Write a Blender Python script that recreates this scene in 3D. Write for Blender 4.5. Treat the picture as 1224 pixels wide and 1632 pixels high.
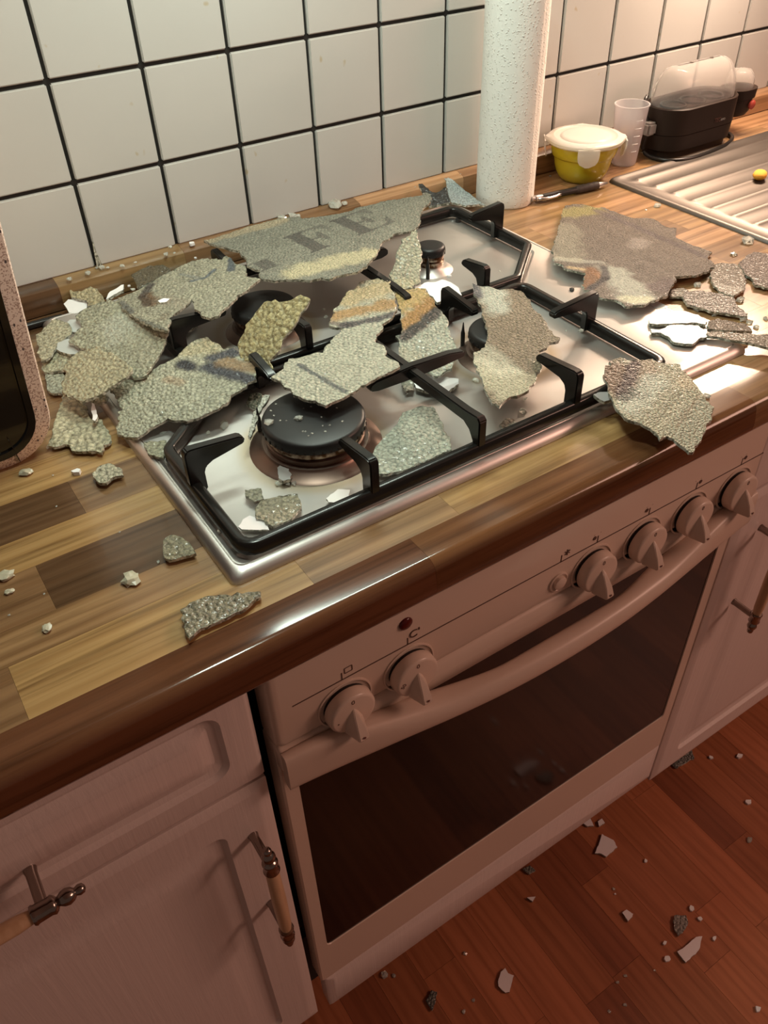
import bpy, bmesh, math, random
import numpy as np
from mathutils import Vector, Matrix, noise
from mathutils.geometry import delaunay_2d_cdt
for o in list(bpy.data.objects): bpy.data.objects.remove(o, do_unlink=True)
SC = bpy.context.scene; COL = SC.collection
random.seed(7); RNG = np.random.default_rng(7)
PI = math.pi

# ---------------------------------------------------------------- camera
cam = bpy.data.cameras.new('camera'); cam_o = bpy.data.objects.new('camera', cam); COL.objects.link(cam_o)
cam.sensor_fit = 'VERTICAL'; cam.sensor_height = 36.0; cam.lens = 29.13; cam.clip_start = 0.02
cam_o.matrix_world = Matrix(((0.833958, 0.379254, -0.400851, -0.21595), (-0.551115, 0.535466, -0.639961, -0.95201),
                             (-0.028066, 0.754615, 0.655568, 1.33697), (0, 0, 0, 1)))
SC.camera = cam_o

# ---------------------------------------------------------------- world, lights, exposure
w = bpy.data.worlds.new('world'); SC.world = w; w.use_nodes = True
w.node_tree.nodes['Background'].inputs[0].default_value = (1.0, 0.66, 0.52, 1)
w.node_tree.nodes['Background'].inputs[1].default_value = 0.10
SC.view_settings.view_transform = 'Standard'; SC.view_settings.look = 'None'
SC.view_settings.exposure = 0.0; SC.view_settings.gamma = 1.0; SC.view_settings.use_curve_mapping = False

def area(name, loc, to, sx, sy, power, col, spread=180):
    l = bpy.data.lights.new(name, 'AREA'); l.shape = 'RECTANGLE'; l.size = sx; l.size_y = sy; l.energy = power; l.color = col; l.spread = math.radians(spread)
    o = bpy.data.objects.new(name, l); COL.objects.link(o); o.location = loc
    o.rotation_euler = (Vector(to) - Vector(loc)).to_track_quat('-Z', 'Y').to_euler(); return o
area('hood_lamp_front', (0.00, -0.45, 1.60), (0.03, -0.42, 0.9), 0.10, 0.05, 2.1, (0.87, 1.0, 0.86))      # lamps of the extractor hood above the hob
area('hood_lamp_rear', (0.25, -0.20, 1.54), (0.20, -0.36, 0.9), 0.30, 0.04, 2.9, (0.87, 1.0, 0.86))
area('cabinet_strip_lamp', (1.00, -0.05, 1.31), (0.72, -0.42, 0.9), 0.36, 0.03, 9.6, (1.0, 0.74, 0.54))    # warm strip below the wall cupboard
area('ceiling_lamp', (2.3, -2.1, 2.4), (0.3, -0.6, 0.5), 1.2, 1.2, 52.0, (1.0, 0.56, 0.42))              # dim ceiling lamp of the room

# ---------------------------------------------------------------- helpers
def new_obj(name, me, mat=None, parent=None, smooth=None, loc=None):
    o = bpy.data.objects.new(name, me); COL.objects.link(o)
    if mat is not None:
        for m in (mat if isinstance(mat, (list, tuple)) else [mat]): me.materials.append(m)
    if smooth is not None:
        me.polygons.foreach_set('use_smooth', [True] * len(me.polygons))
        if smooth < 180: me.set_sharp_from_angle(angle=math.radians(smooth))
    if loc is not None: o.location = loc
    if parent is not None: o.parent = parent
    return o
def empty(name, loc=(0, 0, 0)):
    o = bpy.data.objects.new(name, None); COL.objects.link(o); o.location = loc; o.empty_display_size = .02; return o
def tag(o, label, cat, group=None):
    o['label'] = label; o['category'] = cat
    if group: o['group'] = group
    return o
def structure(o): o['kind'] = 'structure'; return o
class MB:
    def __init__(s): s.v = []; s.f = []
    def add(s, vs, fs):
        n = len(s.v); s.v += [tuple(v) for v in vs]; s.f += [tuple(i + n for i in f) for f in fs]; return s
    def box(s, x0, x1, y0, y1, z0, z1):
        return s.add([(x0,y0,z0),(x1,y0,z0),(x1,y1,z0),(x0,y1,z0),(x0,y0,z1),(x1,y0,z1),(x1,y1,z1),(x0,y1,z1)],
                     [(0,3,2,1),(4,5,6,7),(0,1,5,4),(1,2,6,5),(2,3,7,6),(3,0,4,7)])
    def loops(s, rings, close=True, cap0=True, cap1=True):
        n = len(rings[0]); vs = [p for r in rings for p in r]; fs = []
        for i in range(len(rings) - 1):
            for j in range(n if close else n - 1):
                k = (j + 1) % n; fs.append((i*n+j, i*n+k, (i+1)*n+k, (i+1)*n+j))
        if cap0: fs.append(tuple(range(n))[::-1])
        if cap1: fs.append(tuple((len(rings)-1)*n + j for j in range(n)))
        return s.add(vs, fs)
    def lathe(s, prof, c=(0,0,0), axis='z', n=32, cap0=True, cap1=True):
        rings = []
        for r, h in prof:
            ring = []
            for j in range(n):
                a = 2*PI*j/n; x, y = r*math.cos(a), r*math.sin(a)
                p = {'z': (x,y,h), 'x': (h,x,y), 'y': (x,-h,y), 'zd': (x,-y,h)}[axis]
                ring.append((c[0]+p[0], c[1]+p[1], c[2]+p[2]))
            rings.append(ring)
        return s.loops(rings, True, cap0, cap1)
    def tube(s, path, r, n=10, closed=False):
        P = [Vector(p) for p in path]; m = len(P); R = r if isinstance(r, (list, tuple)) else [r]*m; rings = []
        up = Vector((0,0,1)); prev = None
        for i in range(m):
            t = (P[(i+1) % m] - P[i-1]) if closed else (P[min(i+1, m-1)] - P[max(i-1, 0)])
            t.normalize()
            a = t.cross(up) if abs(t.z) < .95 else t.cross(Vector((0,1,0)))
            a.normalize()
            if prev is not None and a.dot(prev) < 0 and abs(t.z) >= .95: a = -a
            prev = a; b = a.cross(t).normalized()
            rings.append([P[i] + a*R[i]*math.cos(2*PI*j/n) + b*R[i]*math.sin(2*PI*j/n) for j in range(n)])
        if closed: rings.append(rings[0]); return s.loops(rings, True, False, False)
        return s.loops(rings)
    def prism(s, poly, plane, a, b):
        """poly in 2D; plane 'xz': (x,z) extruded along y a..b, 'yz': along x, 'xy': along z"""
        f = {'xz': lambda p, t: (p[0], t, p[1]), 'yz': lambda p, t: (t, p[0], p[1]), 'xy': lambda p, t: (p[0], p[1], t)}[plane]
        return s.loops([[f(p, a) for p in poly], [f(p, b) for p in poly]])
    def mesh(s, name, bevel=0, seg=2, ang=35):
        me = bpy.data.meshes.new(name); me.from_pydata(s.v, [], s.f)
        bm = bmesh.new(); bm.from_mesh(me)
        bmesh.ops.remove_doubles(bm, verts=bm.verts, dist=1e-7)
        bmesh.ops.recalc_face_normals(bm, faces=bm.faces)
        if bevel:
            es = [e for e in bm.edges if len(e.link_faces) == 2 and e.calc_face_angle(0) > math.radians(ang)]
            bmesh.ops.bevel(bm, geom=es, offset=bevel, segments=seg, affect='EDGES', clamp_overlap=True)
        bm.to_mesh(me); bm.free(); me.update(); return me
    def obj(s, name, mat, parent=None, bevel=0, smooth=40, seg=2):
        return new_obj(name, s.mesh(name, bevel, seg), mat, parent, smooth)
def rr(x0, x1, z0, z1, r, n=6):
    r = max(1e-4, min(r, (x1-x0)/2-1e-4, (z1-z0)/2-1e-4)); P = []
    for cx, cz, a0 in ((x1-r, z1-r, 0), (x0+r, z1-r, 90), (x0+r, z0+r, 180), (x1-r, z0+r, 270)):
        for i in range(n+1):
            a = math.radians(a0 + 90*i/n); P.append((cx + r*math.cos(a), cz + r*math.sin(a)))
    return P
def front_panel(name, x0, x1, z0, z1, y, thick, loops, mat, parent, n=6):
    """cabinet front facing -y; loops = (inset, corner radius, height above the face)"""
    rings = [[(a, y+thick, b) for a, b in rr(x0, x1, z0, z1, .002, n)]]
    for ins, rad, h in loops: rings.append([(a, y-h, b) for a, b in rr(x0+ins, x1-ins, z0+ins, z1-ins, rad, n)])
    return MB().loops(rings).obj(name, mat, parent, smooth=30)
def text_mesh(body, size, depth=.0002):
    c = bpy.data.curves.new('letters', 'FONT'); c.body = body; c.size = size; c.extrude = depth; c.align_x = 'CENTER'; c.align_y = 'CENTER'
    o = bpy.data.objects.new('letters', c); COL.objects.link(o)
    bpy.context.view_layer.update()
    me = bpy.data.meshes.new_from_object(o.evaluated_get(bpy.context.evaluated_depsgraph_get()))
    bpy.data.objects.remove(o); return me
def letters(name, body, size, loc, mat, parent, rot=(PI/2, 0, 0)):
    me = text_mesh(body, size); me.transform(Matrix.Translation(loc) @ __import__('mathutils').Euler(rot).to_matrix().to_4x4())
    return new_obj(name, me, mat, parent)

# ---------------------------------------------------------------- materials
def mat(name, col, rough=.5, metal=0., spec=.5, coat=0., trans=0., ior=1.45, alpha=1., emit=None):
    m = bpy.data.materials.new(name); m.use_nodes = True; b = m.node_tree.nodes['Principled BSDF']
    b.inputs['Base Color'].default_value = (*col, 1); b.inputs['Roughness'].default_value = rough; b.inputs['Metallic'].default_value = metal
    b.inputs['Specular IOR Level'].default_value = spec; b.inputs['Coat Weight'].default_value = coat
    b.inputs['Transmission Weight'].default_value = trans; b.inputs['IOR'].default_value = ior
    return m
class N:
    def __init__(s, m): s.t = m.node_tree; s.b = s.t.nodes['Principled BSDF']
    def n(s, typ, **kw):
        x = s.t.nodes.new('ShaderNode' + typ)
        for k, v in kw.items():
            if isinstance(v, bpy.types.NodeSocket): s.t.links.new(v, x.inputs[k])
            elif k in x.inputs.keys(): x.inputs[k].default_value = v
            else: setattr(x, k, v)
        return x
    def link(s, a, b): s.t.links.new(a, b)
    def coords(s, scale, kind='Object', rnd=False):
        tc = s.n('TexCoord'); v = tc.outputs[kind]
        if rnd:
            oi = s.n('ObjectInfo'); ml = s.n('VectorMath', operation='MULTIPLY'); ml.inputs[1].default_value = (37, 91, 53)
            s.link(oi.outputs['Random'], ml.inputs[0]); ad = s.n('VectorMath', operation='ADD'); s.link(v, ad.inputs[0]); s.link(ml.outputs[0], ad.inputs[1]); v = ad.outputs[0]
        mp = s.n('Mapping'); mp.inputs['Scale'].default_value = scale; s.link(v, mp.inputs['Vector']); return mp.outputs[0]
    def ramp(s, fac, stops):
        r = s.n('ValToRGB'); s.link(fac, r.inputs[0]); e = r.color_ramp.elements
        while len(e) < len(stops): e.new(.5)
        for i, (p, c) in enumerate(stops): e[i].position = p; e[i].color = (*c, 1) if len(c) == 3 else c
        return r.outputs[0]
    def mix(s, fac, a, b, blend='MIX'):
        x = s.n('Mix', data_type='RGBA', blend_type=blend)
        for i, v in ((0, fac), (6, a), (7, b)):
            if isinstance(v, bpy.types.NodeSocket): s.link(v, x.inputs[i])
            else: x.inputs[i].default_value = v if i == 0 else (*v, 1)
        return x.outputs[2]
    def bump(s, h, strength=.3, dist=.001):
        b = s.n('Bump'); b.inputs['Strength'].default_value = strength; b.inputs['Distance'].default_value = dist
        s.link(h, b.inputs['Height']); s.link(b.outputs[0], s.b.inputs['Normal']); return b
    def base(s, c): s.link(c, s.b.inputs['Base Color'])
def wood(name, along, rough=.35, coat=.0, grain=1.0, relief=.08):
    """stave wood: tint from the object's colour, grain runs along one axis"""
    m = mat(name, (.5,.3,.15), rough, coat=coat); q = N(m)
    oi = q.n('ObjectInfo')
    sc = (4, 110, 110) if along == 'x' else (110, 4, 110)
    v = q.coords(sc, rnd=True)
    a = q.n('TexNoise', Scale=1.0, Detail=7.0, Roughness=.62, Distortion=.35); q.link(v, a.inputs['Vector'])
    sc2 = (1.6, 17, 17) if along == 'x' else (17, 1.6, 17)
    v2 = q.coords(sc2, rnd=True)
    wv = q.n('TexWave', Scale=1.0, Distortion=6.0, Detail=3.0); wv.bands_direction = 'Y' if along == 'x' else 'X'
    wv.inputs['Detail Scale'].default_value = 1.2; q.link(v2, wv.inputs['Vector'])
    g1 = q.ramp(a.outputs[0], [(.32, (.50,.46,.42)), (.46, (.88,.86,.84)), (.56, (1.05,1.05,1.04)), (.75, (1.18,1.16,1.12))])
    g2 = q.ramp(wv.outputs['Fac'] if 'Fac' in wv.outputs else wv.outputs[1], [(.0, (.78,.72,.66)), (.45, (1,1,1)), (1, (1.08,1.07,1.04))])
    c = q.mix(grain, oi.outputs['Color'], g1, 'MULTIPLY'); c = q.mix(.8*grain, c, g2, 'MULTIPLY')
    q.base(c); q.bump(a.outputs[0], relief, .0006)
    return m
M = {}
M['wood'] = wood('worktop_wood', 'x', .24, .25)
M['nose_wood'] = wood('worktop_nose_wood', 'x', .12, .0, relief=.02)
M['floor'] = wood('floor_wood', 'y', .42, .0, .5)
M['tile'] = mat('white_tile', (.74,.70,.64), .28, spec=.45); q = N(M['tile'])
nz = q.n('TexNoise', Scale=6.0, Detail=2.0); q.link(q.coords((1,1,1), rnd=True), nz.inputs['Vector'])
sp = q.n('TexNoise', Scale=75.0, Detail=1.0); q.link(q.coords((1,1,.75), rnd=True), sp.inputs['Vector'])
spot = q.ramp(sp.outputs[0], [(.775, (0,0,0)), (.83, (.55,.55,.55))])
c = q.ramp(nz.outputs[0], [(.3, (.545,.54,.515)), (.7, (.575,.57,.545))])
q.base(q.mix(spot, c, (.42,.31,.12))); q.bump(nz.outputs[0], .05, .002)
M['grout'] = mat('black_grout', (.018,.016,.014), .8)
M['steel'] = mat('brushed_steel', (.60,.57,.53), .30, metal=1.0); q = N(M['steel'])
nz = q.n('TexNoise', Scale=1.0, Detail=4.0); q.link(q.coords((18, 900, 900)), nz.inputs['Vector'])
nb = q.n('TexNoise', Scale=9.0, Detail=3.0); q.link(q.coords((1,1,1)), nb.inputs['Vector'])
q.bump(nz.outputs[0], .10, .0005)
rg = q.n('MapRange'); rg.inputs['From Min'].default_value = .3; rg.inputs['From Max'].default_value = .7; rg.inputs['To Min'].default_value = .41; rg.inputs['To Max'].default_value = .46
q.link(nb.outputs[0], rg.inputs['Value']); q.link(rg.outputs[0], q.b.inputs['Roughness'])
# burnt yellow rings round the burners, a stain of the steel itself
tc = q.n('TexCoord'); col = q.ramp(nb.outputs[0], [(.3, (.66,.63,.60)), (.7, (.72,.69,.66))])
for cx, cy, r in ((.048,-.422,.060), (.275,-.40,.050), (.108,-.212,.050)):
    d = q.n('VectorMath', operation='DISTANCE'); d.inputs[1].default_value = (cx, cy, .0065)
    q.link(tc.outputs['Object'], d.inputs[0])
    k = q.ramp(d.outputs['Value'], [(r-.008, (0,0,0)), (r, (1,1,1)), (r+.012, (0,0,0))])
    mm = q.n('Math', operation='MULTIPLY'); q.link(k, mm.inputs[0]); q.link(nb.outputs[0], mm.inputs[1])
    col = q.mix(mm.outputs[0], col, (.45,.30,.08))
q.base(col); q.b.inputs['Anisotropic'].default_value = .3
cmbt = q.n('CombineXYZ'); cmbt.inputs[1].default_value = 1.0; q.link(cmbt.outputs[0], q.b.inputs['Tangent'])
M['sink_steel'] = mat('sink_steel', (.165,.145,.13), .5, metal=1.0)
M['chrome'] = mat('aged_chrome', (.32,.27,.24), .18, metal=1.0)
M['enamel'] = mat('black_enamel', (.010,.009,.008), .24, spec=.5)
M['cap'] = mat('burner_cap_enamel', (.011,.010,.010), .42)
M['burner_metal'] = mat('burner_metal', (.30,.22,.16), .35, metal=1.0); q = N(M['burner_metal'])
nz = q.n('TexNoise', Scale=160.0, Detail=3.0); q.link(q.coords((1,1,1)), nz.inputs['Vector'])
q.base(q.ramp(nz.outputs[0], [(.42, (.10,.045,.02)), (.6, (.42,.33,.26))]))
M['burner_dark'] = mat('burner_base', (.20,.14,.115), .4, metal=1.0)
M['cab'] = mat('white_foil_front', (.70,.60,.56), .38); q = N(M['cab'])
nz = q.n('TexNoise', Scale=1.0, Detail=4.0, Roughness=.6); q.link(q.coords((140, 140, 6)), nz.inputs['Vector'])
q.bump(nz.outputs[0], .5, .0010)
M['oven'] = mat('cream_enamel', (.66,.53,.44), .32)
M['oven_plastic'] = mat('cream_plastic', (.68,.55,.46), .30)
M['oven_glass'] = mat('oven_glass', (.008,.006,.005), .08, spec=.38)
M['dark_gap'] = mat('dark_gap', (.02,.014,.011), .8)
M['print'] = mat('brown_print', (.10,.055,.04), .6)
M['printp'] = mat('red_print', (.16,.06,.05), .6)
M['red_lamp'] = mat('red_lamp', (.09,.008,.006), .15)
M['pale_wood'] = mat('pale_wood', (.62,.42,.26), .35); q = N(M['pale_wood'])
nz = q.n('TexNoise', Scale=1.0, Detail=4.0); q.link(q.coords((90, 90, 8)), nz.inputs['Vector'])
q.base(q.ramp(nz.outputs[0], [(.35, (.52,.33,.19)), (.65, (.68,.47,.30))]))
M['paper'] = mat('kitchen_paper', (.86,.86,.82), .9, spec=.1); q = N(M['paper'])
v = q.coords((1,1,1)); sx = q.n('SeparateXYZ'); q.link(v, sx.inputs[0])
an = q.n('Math', operation='ARCTAN2'); q.link(sx.outputs[1], an.inputs[0]); q.link(sx.outputs[0], an.inputs[1])
mu = q.n('Math', operation='MULTIPLY'); mu.inputs[1].default_value = .040; q.link(an.outputs[0], mu.inputs[0])
cx = q.n('CombineXYZ'); q.link(mu.outputs[0], cx.inputs[0]); q.link(sx.outputs[2], cx.inputs[1])
wz = q.n('TexWave', Scale=42.0, Distortion=9.0, Detail=0.0); wz.bands_direction = 'X'; wz.inputs['Detail Scale'].default_value = 1.0; q.link(cx.outputs[0], wz.inputs['Vector'])
vo = q.n('TexVoronoi', Scale=330.0); q.link(cx.outputs[0], vo.inputs['Vector'])
dots = q.ramp(vo.outputs['Distance'], [(.12, (1,1,1)), (.42, (0,0,0))])
md = q.n('Math', operation='MULTIPLY'); q.link(wz.outputs['Fac'] if 'Fac' in wz.outputs else wz.outputs[1], md.inputs[0]); q.link(dots, md.inputs[1])
q.bump(md.outputs[0], .6, .0016)
M['pink'] = mat('pink_speckle', (.62,.40,.32), .5); q = N(M['pink'])
vo = q.n('TexVoronoi', Scale=950.0); q.link(q.coords((1,1,1)), vo.inputs['Vector'])
vb = q.n('TexVoronoi', Scale=170.0); q.link(q.coords((1,1,.6)), vb.inputs['Vector'])
s1 = q.ramp(vo.outputs['Color'], [(.62, (0,0,0)), (.66, (1,1,1))])
s2 = q.ramp(vb.outputs['Distance'], [(.13, (1,1,1)), (.17, (0,0,0))])
c = q.mix(s1, (.84,.70,.61), (.46,.32,.26)); q.base(q.mix(s2, c, (.08,.06,.06)))
M['gloss_black'] = mat('gloss_black', (.008,.008,.008), .12, coat=.3)
M['matt_black'] = mat('matt_black', (.02,.018,.017), .45)
M['cooker'] = mat('cooker_black', (.026,.015,.011), .5, spec=.3)
M['cable'] = mat('black_cable', (.015,.013,.012), .3)
M['clear'] = mat('clear_plastic', (1.0,.98,.96), .10, trans=.88, ior=1.16, spec=.8)
M['frost'] = mat('frosted_plastic', (.93,.90,.92), .35, trans=.75, ior=1.15)
M['lid'] = mat('milky_lid', (.90,.86,.80), .28, trans=.45, ior=1.2)
M['yellow'] = mat('yellow_glaze', (.44,.37,.02), .18, coat=.3)
M['silver'] = mat('pen_silver', (.55,.53,.52), .25, metal=1.0)
M['grip'] = mat('pen_grip', (.05,.035,.03), .55)
M['pen'] = mat('pen_black', (.02,.016,.015), .4)
M['orange'] = mat('sponge_orange', (.85,.40,.05), .8)
M['white'] = mat('white_back', (.82,.82,.82), .35)
M['white_print'] = mat('white_printed_back', (.82,.82,.82), .4); q = N(M['white_print']); q.base(q.n('Attribute', attribute_name='Col').outputs['Color'])
M['edge'] = mat('broken_edge', (.48,.47,.38), .2, spec=.6); q = N(M['edge'])
vo = q.n('TexVoronoi', Scale=420.0); q.link(q.coords((1,1,1)), vo.inputs['Vector'])
q.base(q.ramp(vo.outputs['Color'], [(.3, (.16,.16,.12)), (.75, (.62,.61,.52))]))
def crackle_mat(name, rough, strength, trans=0., cs=185.0, coat=.25):
    m = mat(name, (.5,.5,.4), rough, spec=.5, coat=coat, trans=trans); q = N(m)
    m.node_tree.nodes['Principled BSDF'].inputs['Coat Roughness'].default_value = .14
    at = q.n('Attribute', attribute_name='Col'); v = q.coords((1,1,1))
    nz = q.n('TexNoise', Scale=520.0, Detail=3.0, Roughness=.65); q.link(v, nz.inputs['Vector'])
    vo = q.n('TexVoronoi', Scale=cs*1.7, Randomness=.8); q.link(v, vo.inputs['Vector'])
    g = q.ramp(nz.outputs[0], [(.33, (.80,.79,.76)), (.5, (1,1,1)), (.68, (1.14,1.13,1.10))])
    c = q.mix(.9, at.outputs['Color'], g, 'MULTIPLY')
    vc = q.ramp(vo.outputs['Color'], [(.1, (.82,.82,.80)), (.9, (1.12,1.11,1.08))])
    q.base(q.mix(.8, c, vc, 'MULTIPLY'))
    ad = q.n('Math', operation='MULTIPLY_ADD'); ad.inputs[1].default_value = -1.6; q.link(vo.outputs['Distance'], ad.inputs[0]); q.link(nz.outputs[0], ad.inputs[2])
    q.bump(ad.outputs[0], strength, .0013); return m
M['crackle'] = crackle_mat('crackled_glass', .34, 1.0, coat=.45)
M['crackle_fine'] = crackle_mat('finely_crackled_glass', .46, .9, cs=260.0, coat=.10)
M['crackle_coarse'] = crackle_mat('coarsely_crackled_glass', .22, 1.0, cs=135.0, coat=.4)
M['slate'] = mat('grey_back', (.33,.32,.31), .3)
M['smoke'] = crackle_mat('smoky_glass', .15, .4, .55)
M['crumb'] = mat('glass_crumb', (.90,.93,.86), .08, trans=.75, ior=1.5, spec=.6)
M['lump'] = mat('crackled_lump', (.46,.43,.32), .25, spec=.6)
M['dark_crumb'] = mat('dark_crumb', (.05,.04,.035), .3)

# ---------------------------------------------------------------- setting: wall, tiles, floor
def tinted(o, c, var=.0):
    k = 1 + random.uniform(-var, var); o.color = (c[0]*k, c[1]*k, c[2]*k, 1); return o
wall = structure(MB().box(-.9, 2.1, .004, .03, .85, 1.9).obj('wall_back', M['grout']))
def tile_mesh(wd, z0, z1):
    m = MB().box(-wd/2, wd/2, 0, .0075, z0, z1).mesh('wall_tile', .0012, 2); m.materials.append(M['tile'])
    m.polygons.foreach_set('use_smooth', [True]*len(m.polygons)); m.set_sharp_from_angle(angle=math.radians(50)); return m
T_full = tile_mesh(.0956, -.0478, .0478); T_low = tile_mesh(.0956, -.0478, .0450)
for k in range(-8, 20):
    for r in range(-1, 5):
        me = T_low if r < 0 else T_full
        o = new_obj('wall_tile', me, parent=wall)
        zc = 1.0262 + r*.1 + .05
        o.location = (k*.1 + .05, 0, zc if r >= 0 else 1.0240 - .0450 - .0002)
        o.rotation_euler = (random.uniform(-.002, .002), 0, 0)
floor = structure(MB().box(-1.5, 2.6, -3.2, .0, -.03, -.0035).obj('floor', M['floor'])); floor.color = (.23, .085, .04, 1)
xw = .0585
fr = random.Random(3)
for i in range(-8, 24):
    x0 = .0 + i*xw + .005; y = -.44 - fr.uniform(0, .3)
    y0 = -.40
    while y0 > -1.35:
        y1 = y
        tint = fr.choice([(.44,.150,.064), (.39,.130,.055), (.49,.168,.075), (.41,.140,.060), (.30,.095,.042)])
        o = MB().box(-xw/2+.0002, xw/2-.0002, -(y0-y1)/2+.0002, (y0-y1)/2-.0002, -.003, 0).obj('floor_stave', M['floor'], floor)
        o.location = (x0+xw/2, (y0+y1)/2, 0); tinted(o, [c_*.85 for c_ in tint], .06)
        y0 = y1; y = y1 - fr.uniform(.22, .42)

# unseen hood and wall units, added to keep stray light off the worktop
hd = structure(MB().box(-.10, .50, -.50, .003, 1.62, 1.90).obj('unseen_wall_unit', M['cab']))  # plain box for the extractor hood, added to block light from above
cb = structure(MB().box(.503, 1.70, -.33, .003, 1.385, 2.05).obj('unseen_wall_unit', M['cab']))
cb2 = structure(MB().box(-.90, -.103, -.33, .003, 1.385, 2.05).obj('unseen_wall_unit', M['cab']))
structure(MB().box(-1.5, 2.6, -3.2, .03, 2.45, 2.5).obj('ceiling', M['cab']))

# ---------------------------------------------------------------- worktop with its staves
wt = MB().box(-.75, 1.7, -.584, -.0005, .8625, .8958).obj('worktop', M['wood']); wt.color = (.2, .1, .05, 1)
tag(wt, 'butcher block worktop of brown and yellow staves with a rounded front edge', 'worktop')
YEL=(.38,.235,.10); TAN=(.31,.185,.09); BRN=(.215,.122,.06); DRK=(.115,.063,.032); RED=(.13,.055,.029); ORG=(.40,.235,.125)
rows = [(-.0205,-.068),(-.068,-.112),(-.112,-.158),(-.158,-.205),(-.205,-.250),(-.250,-.292),(-.292,-.336),(-.336,-.386),(-.386,-.424),(-.424,-.478),(-.478,-.512),(-.512,-.563)]
# hand set joints near the photograph's left and right stretches: row -> list of (x start, colour)
plan = {0:[(-.75,BRN),(-.2,DRK),(.2,TAN),(.58,TAN),(.95,ORG),(1.3,TAN)], 1:[(-.75,BRN),(-.25,BRN),(.3,ORG),(.66,TAN),(1.1,ORG)], 2:[(-.75,TAN),(-.1,DRK),(.35,TAN),(.72,BRN),(1.2,TAN)],
        3:[(-.75,BRN),(.1,TAN),(.52,ORG),(.80,TAN)], 4:[(-.75,TAN),(-.2,BRN),(.42,TAN),(.62,TAN),(.9,BRN)], 5:[(-.75,YEL),(-.3,TAN),(.45,BRN),(.68,TAN)],
        6:[(-.75,TAN),(-.26,YEL),(.3,TAN),(.55,ORG),(.9,TAN)], 7:[(-.75,BRN),(-.3,DRK),(-.148,BRN),(.4,TAN),(.64,BRN)], 8:[(-.75,TAN),(-.35,YEL),(.2,TAN),(.7,YEL)],
        9:[(-.75,BRN),(-.33,BRN),(-.2,DRK),(.3,TAN),(.58,ORG)], 10:[(-.75,YEL),(-.5,TAN),(.25,TAN),(.53,YEL)], 11:[(-.75,BRN),(-.243,YEL),(-.035,TAN),(.099,YEL),(.46,ORG),(.8,TAN)]}
for r, (ya, yb) in enumerate(rows):
    L = plan[r] + [(1.7, None)]
    for (xa, c), (xb, _) in zip(L[:-1], L[1:]):
        o = MB().box(-(xb-xa)/2+.00008, (xb-xa)/2-.00008, -(ya-yb)/2+.00008, (ya-yb)/2-.00008, -.004, 0).obj('stave', M['wood'], wt)
        o.location = ((xa+xb)/2, (ya+yb)/2, .9); tinted(o, c, .05)
prof = [(-.563,.8963),(-.563,.9),(-.5875,.9)] + [(-.5875-.0105*math.sin(a), .8895+.0105*math.cos(a)) for a in [PI/2*i/8 for i in range(1, 9)]] + [(-.5992,.884),(-.600,.8785),(-.600,.8745)] + [(-.590-.010*math.cos(a), .8745-.0120*math.sin(a)) for a in [PI/2*i/5 for i in range(1, 6)]] + [(-.5845,.8625),(-.5845,.8963)]
for xa, xb, c in ((-.75,-.42,RED),(-.42,.05,(.125,.052,.025)),(.05,.42,(.15,.068,.03)),(.42,.9,BRN),(.9,1.7,RED)):
    xm = (xa+xb)/2
    o = MB().loops([[(xa-xm+.00008, p[0]+.58, p[1]-.9) for p in prof], [(xb-xm-.00008, p[0]+.58, p[1]-.9) for p in prof]]).obj('nose_stave', M['nose_wood'], wt, smooth=50)
    o.location = (xm, -.58, .9); tinted(o, c)
us = structure(MB().box(-.75, 1.7, -.012, .003, .9, .926).obj('trim_1', M['wood'])); us.color = (.12,.06,.03,1)
uprof = [(0.0035,.9003),(-.0195,.9003),(-.0200,.9010),(-.0200,.9235),(-.0188,.9268),(-.0158,.9285),(-.004,.9310),(0.0035,.9310)]
for xa, xb, c in ((-.75,-.31,BRN),(-.31,-.052,DRK),(-.052,.10,(.25,.16,.075)),(.10,.35,BRN),(.35,.52,ORG),(.52,.83,(.26,.14,.07)),(.83,1.05,TAN),(1.05,1.7,ORG)):
    xm = (xa+xb)/2
    o = MB().loops([[(xa-xm+.0001, p[0], p[1]-.915) for p in uprof], [(xb-xm-.0001, p[0], p[1]-.915) for p in uprof]]).obj('upstand_stave', M['wood'], us, smooth=35)
    o.location = (xm, 0, .915); tinted(o, c)

# ---------------------------------------------------------------- base cabinets
FY = -.571
def bar_handle(parent, p0, p1, out=.034):
    """turned bar handle: pale wood grip between chrome sleeves with ball finials, on two posts"""
    a, b = Vector(p0), Vector(p1); d = (b-a); L = d.length; ax = 'z' if abs(d.z) > abs(d.x) else 'x'
    h = empty('handle', (0,0,0)); h.parent = parent
    c = a + Vector((0, -out, 0))
    def part(name, prof, m):
        return MB().lathe(prof, (c.x, c.y, c.z), ax, 20).obj(name, m, h, smooth=60)
    s = .024
    part('grip', [(.0050, s), (.0062, s+.01), (.0068, L/2), (.0062, L-s-.01), (.0050, L-s)], M['pale_wood'])
    def sleeve(t0, sg):
        pr = [(.0068,0),(.0075,.0015),(.0068,.003),(.0064,.012),(.0072,.0145),(.0058,.0165),(.0035,.018),(.0055,.021),(.0062,.0245),(.0050,.028),(.0030,.030),(.0040,.0325),(.0035,.0355),(.0012,.037)]
        return [(r, t0 + sg*(x)) for r, x in pr]
    part('sleeve', sleeve(s, -1), M['chrome']); part('sleeve', sleeve(L-s, 1), M['chrome'])
    for t in (s-.008, L-s+.008):
        q = a + d*(t/L)
        MB().lathe([(.0050,0),(.0042,.004),(.0042,out-.004),(.0046,out)], q, 'y', 14).obj('post', M['chrome'], h, smooth=60)
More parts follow.
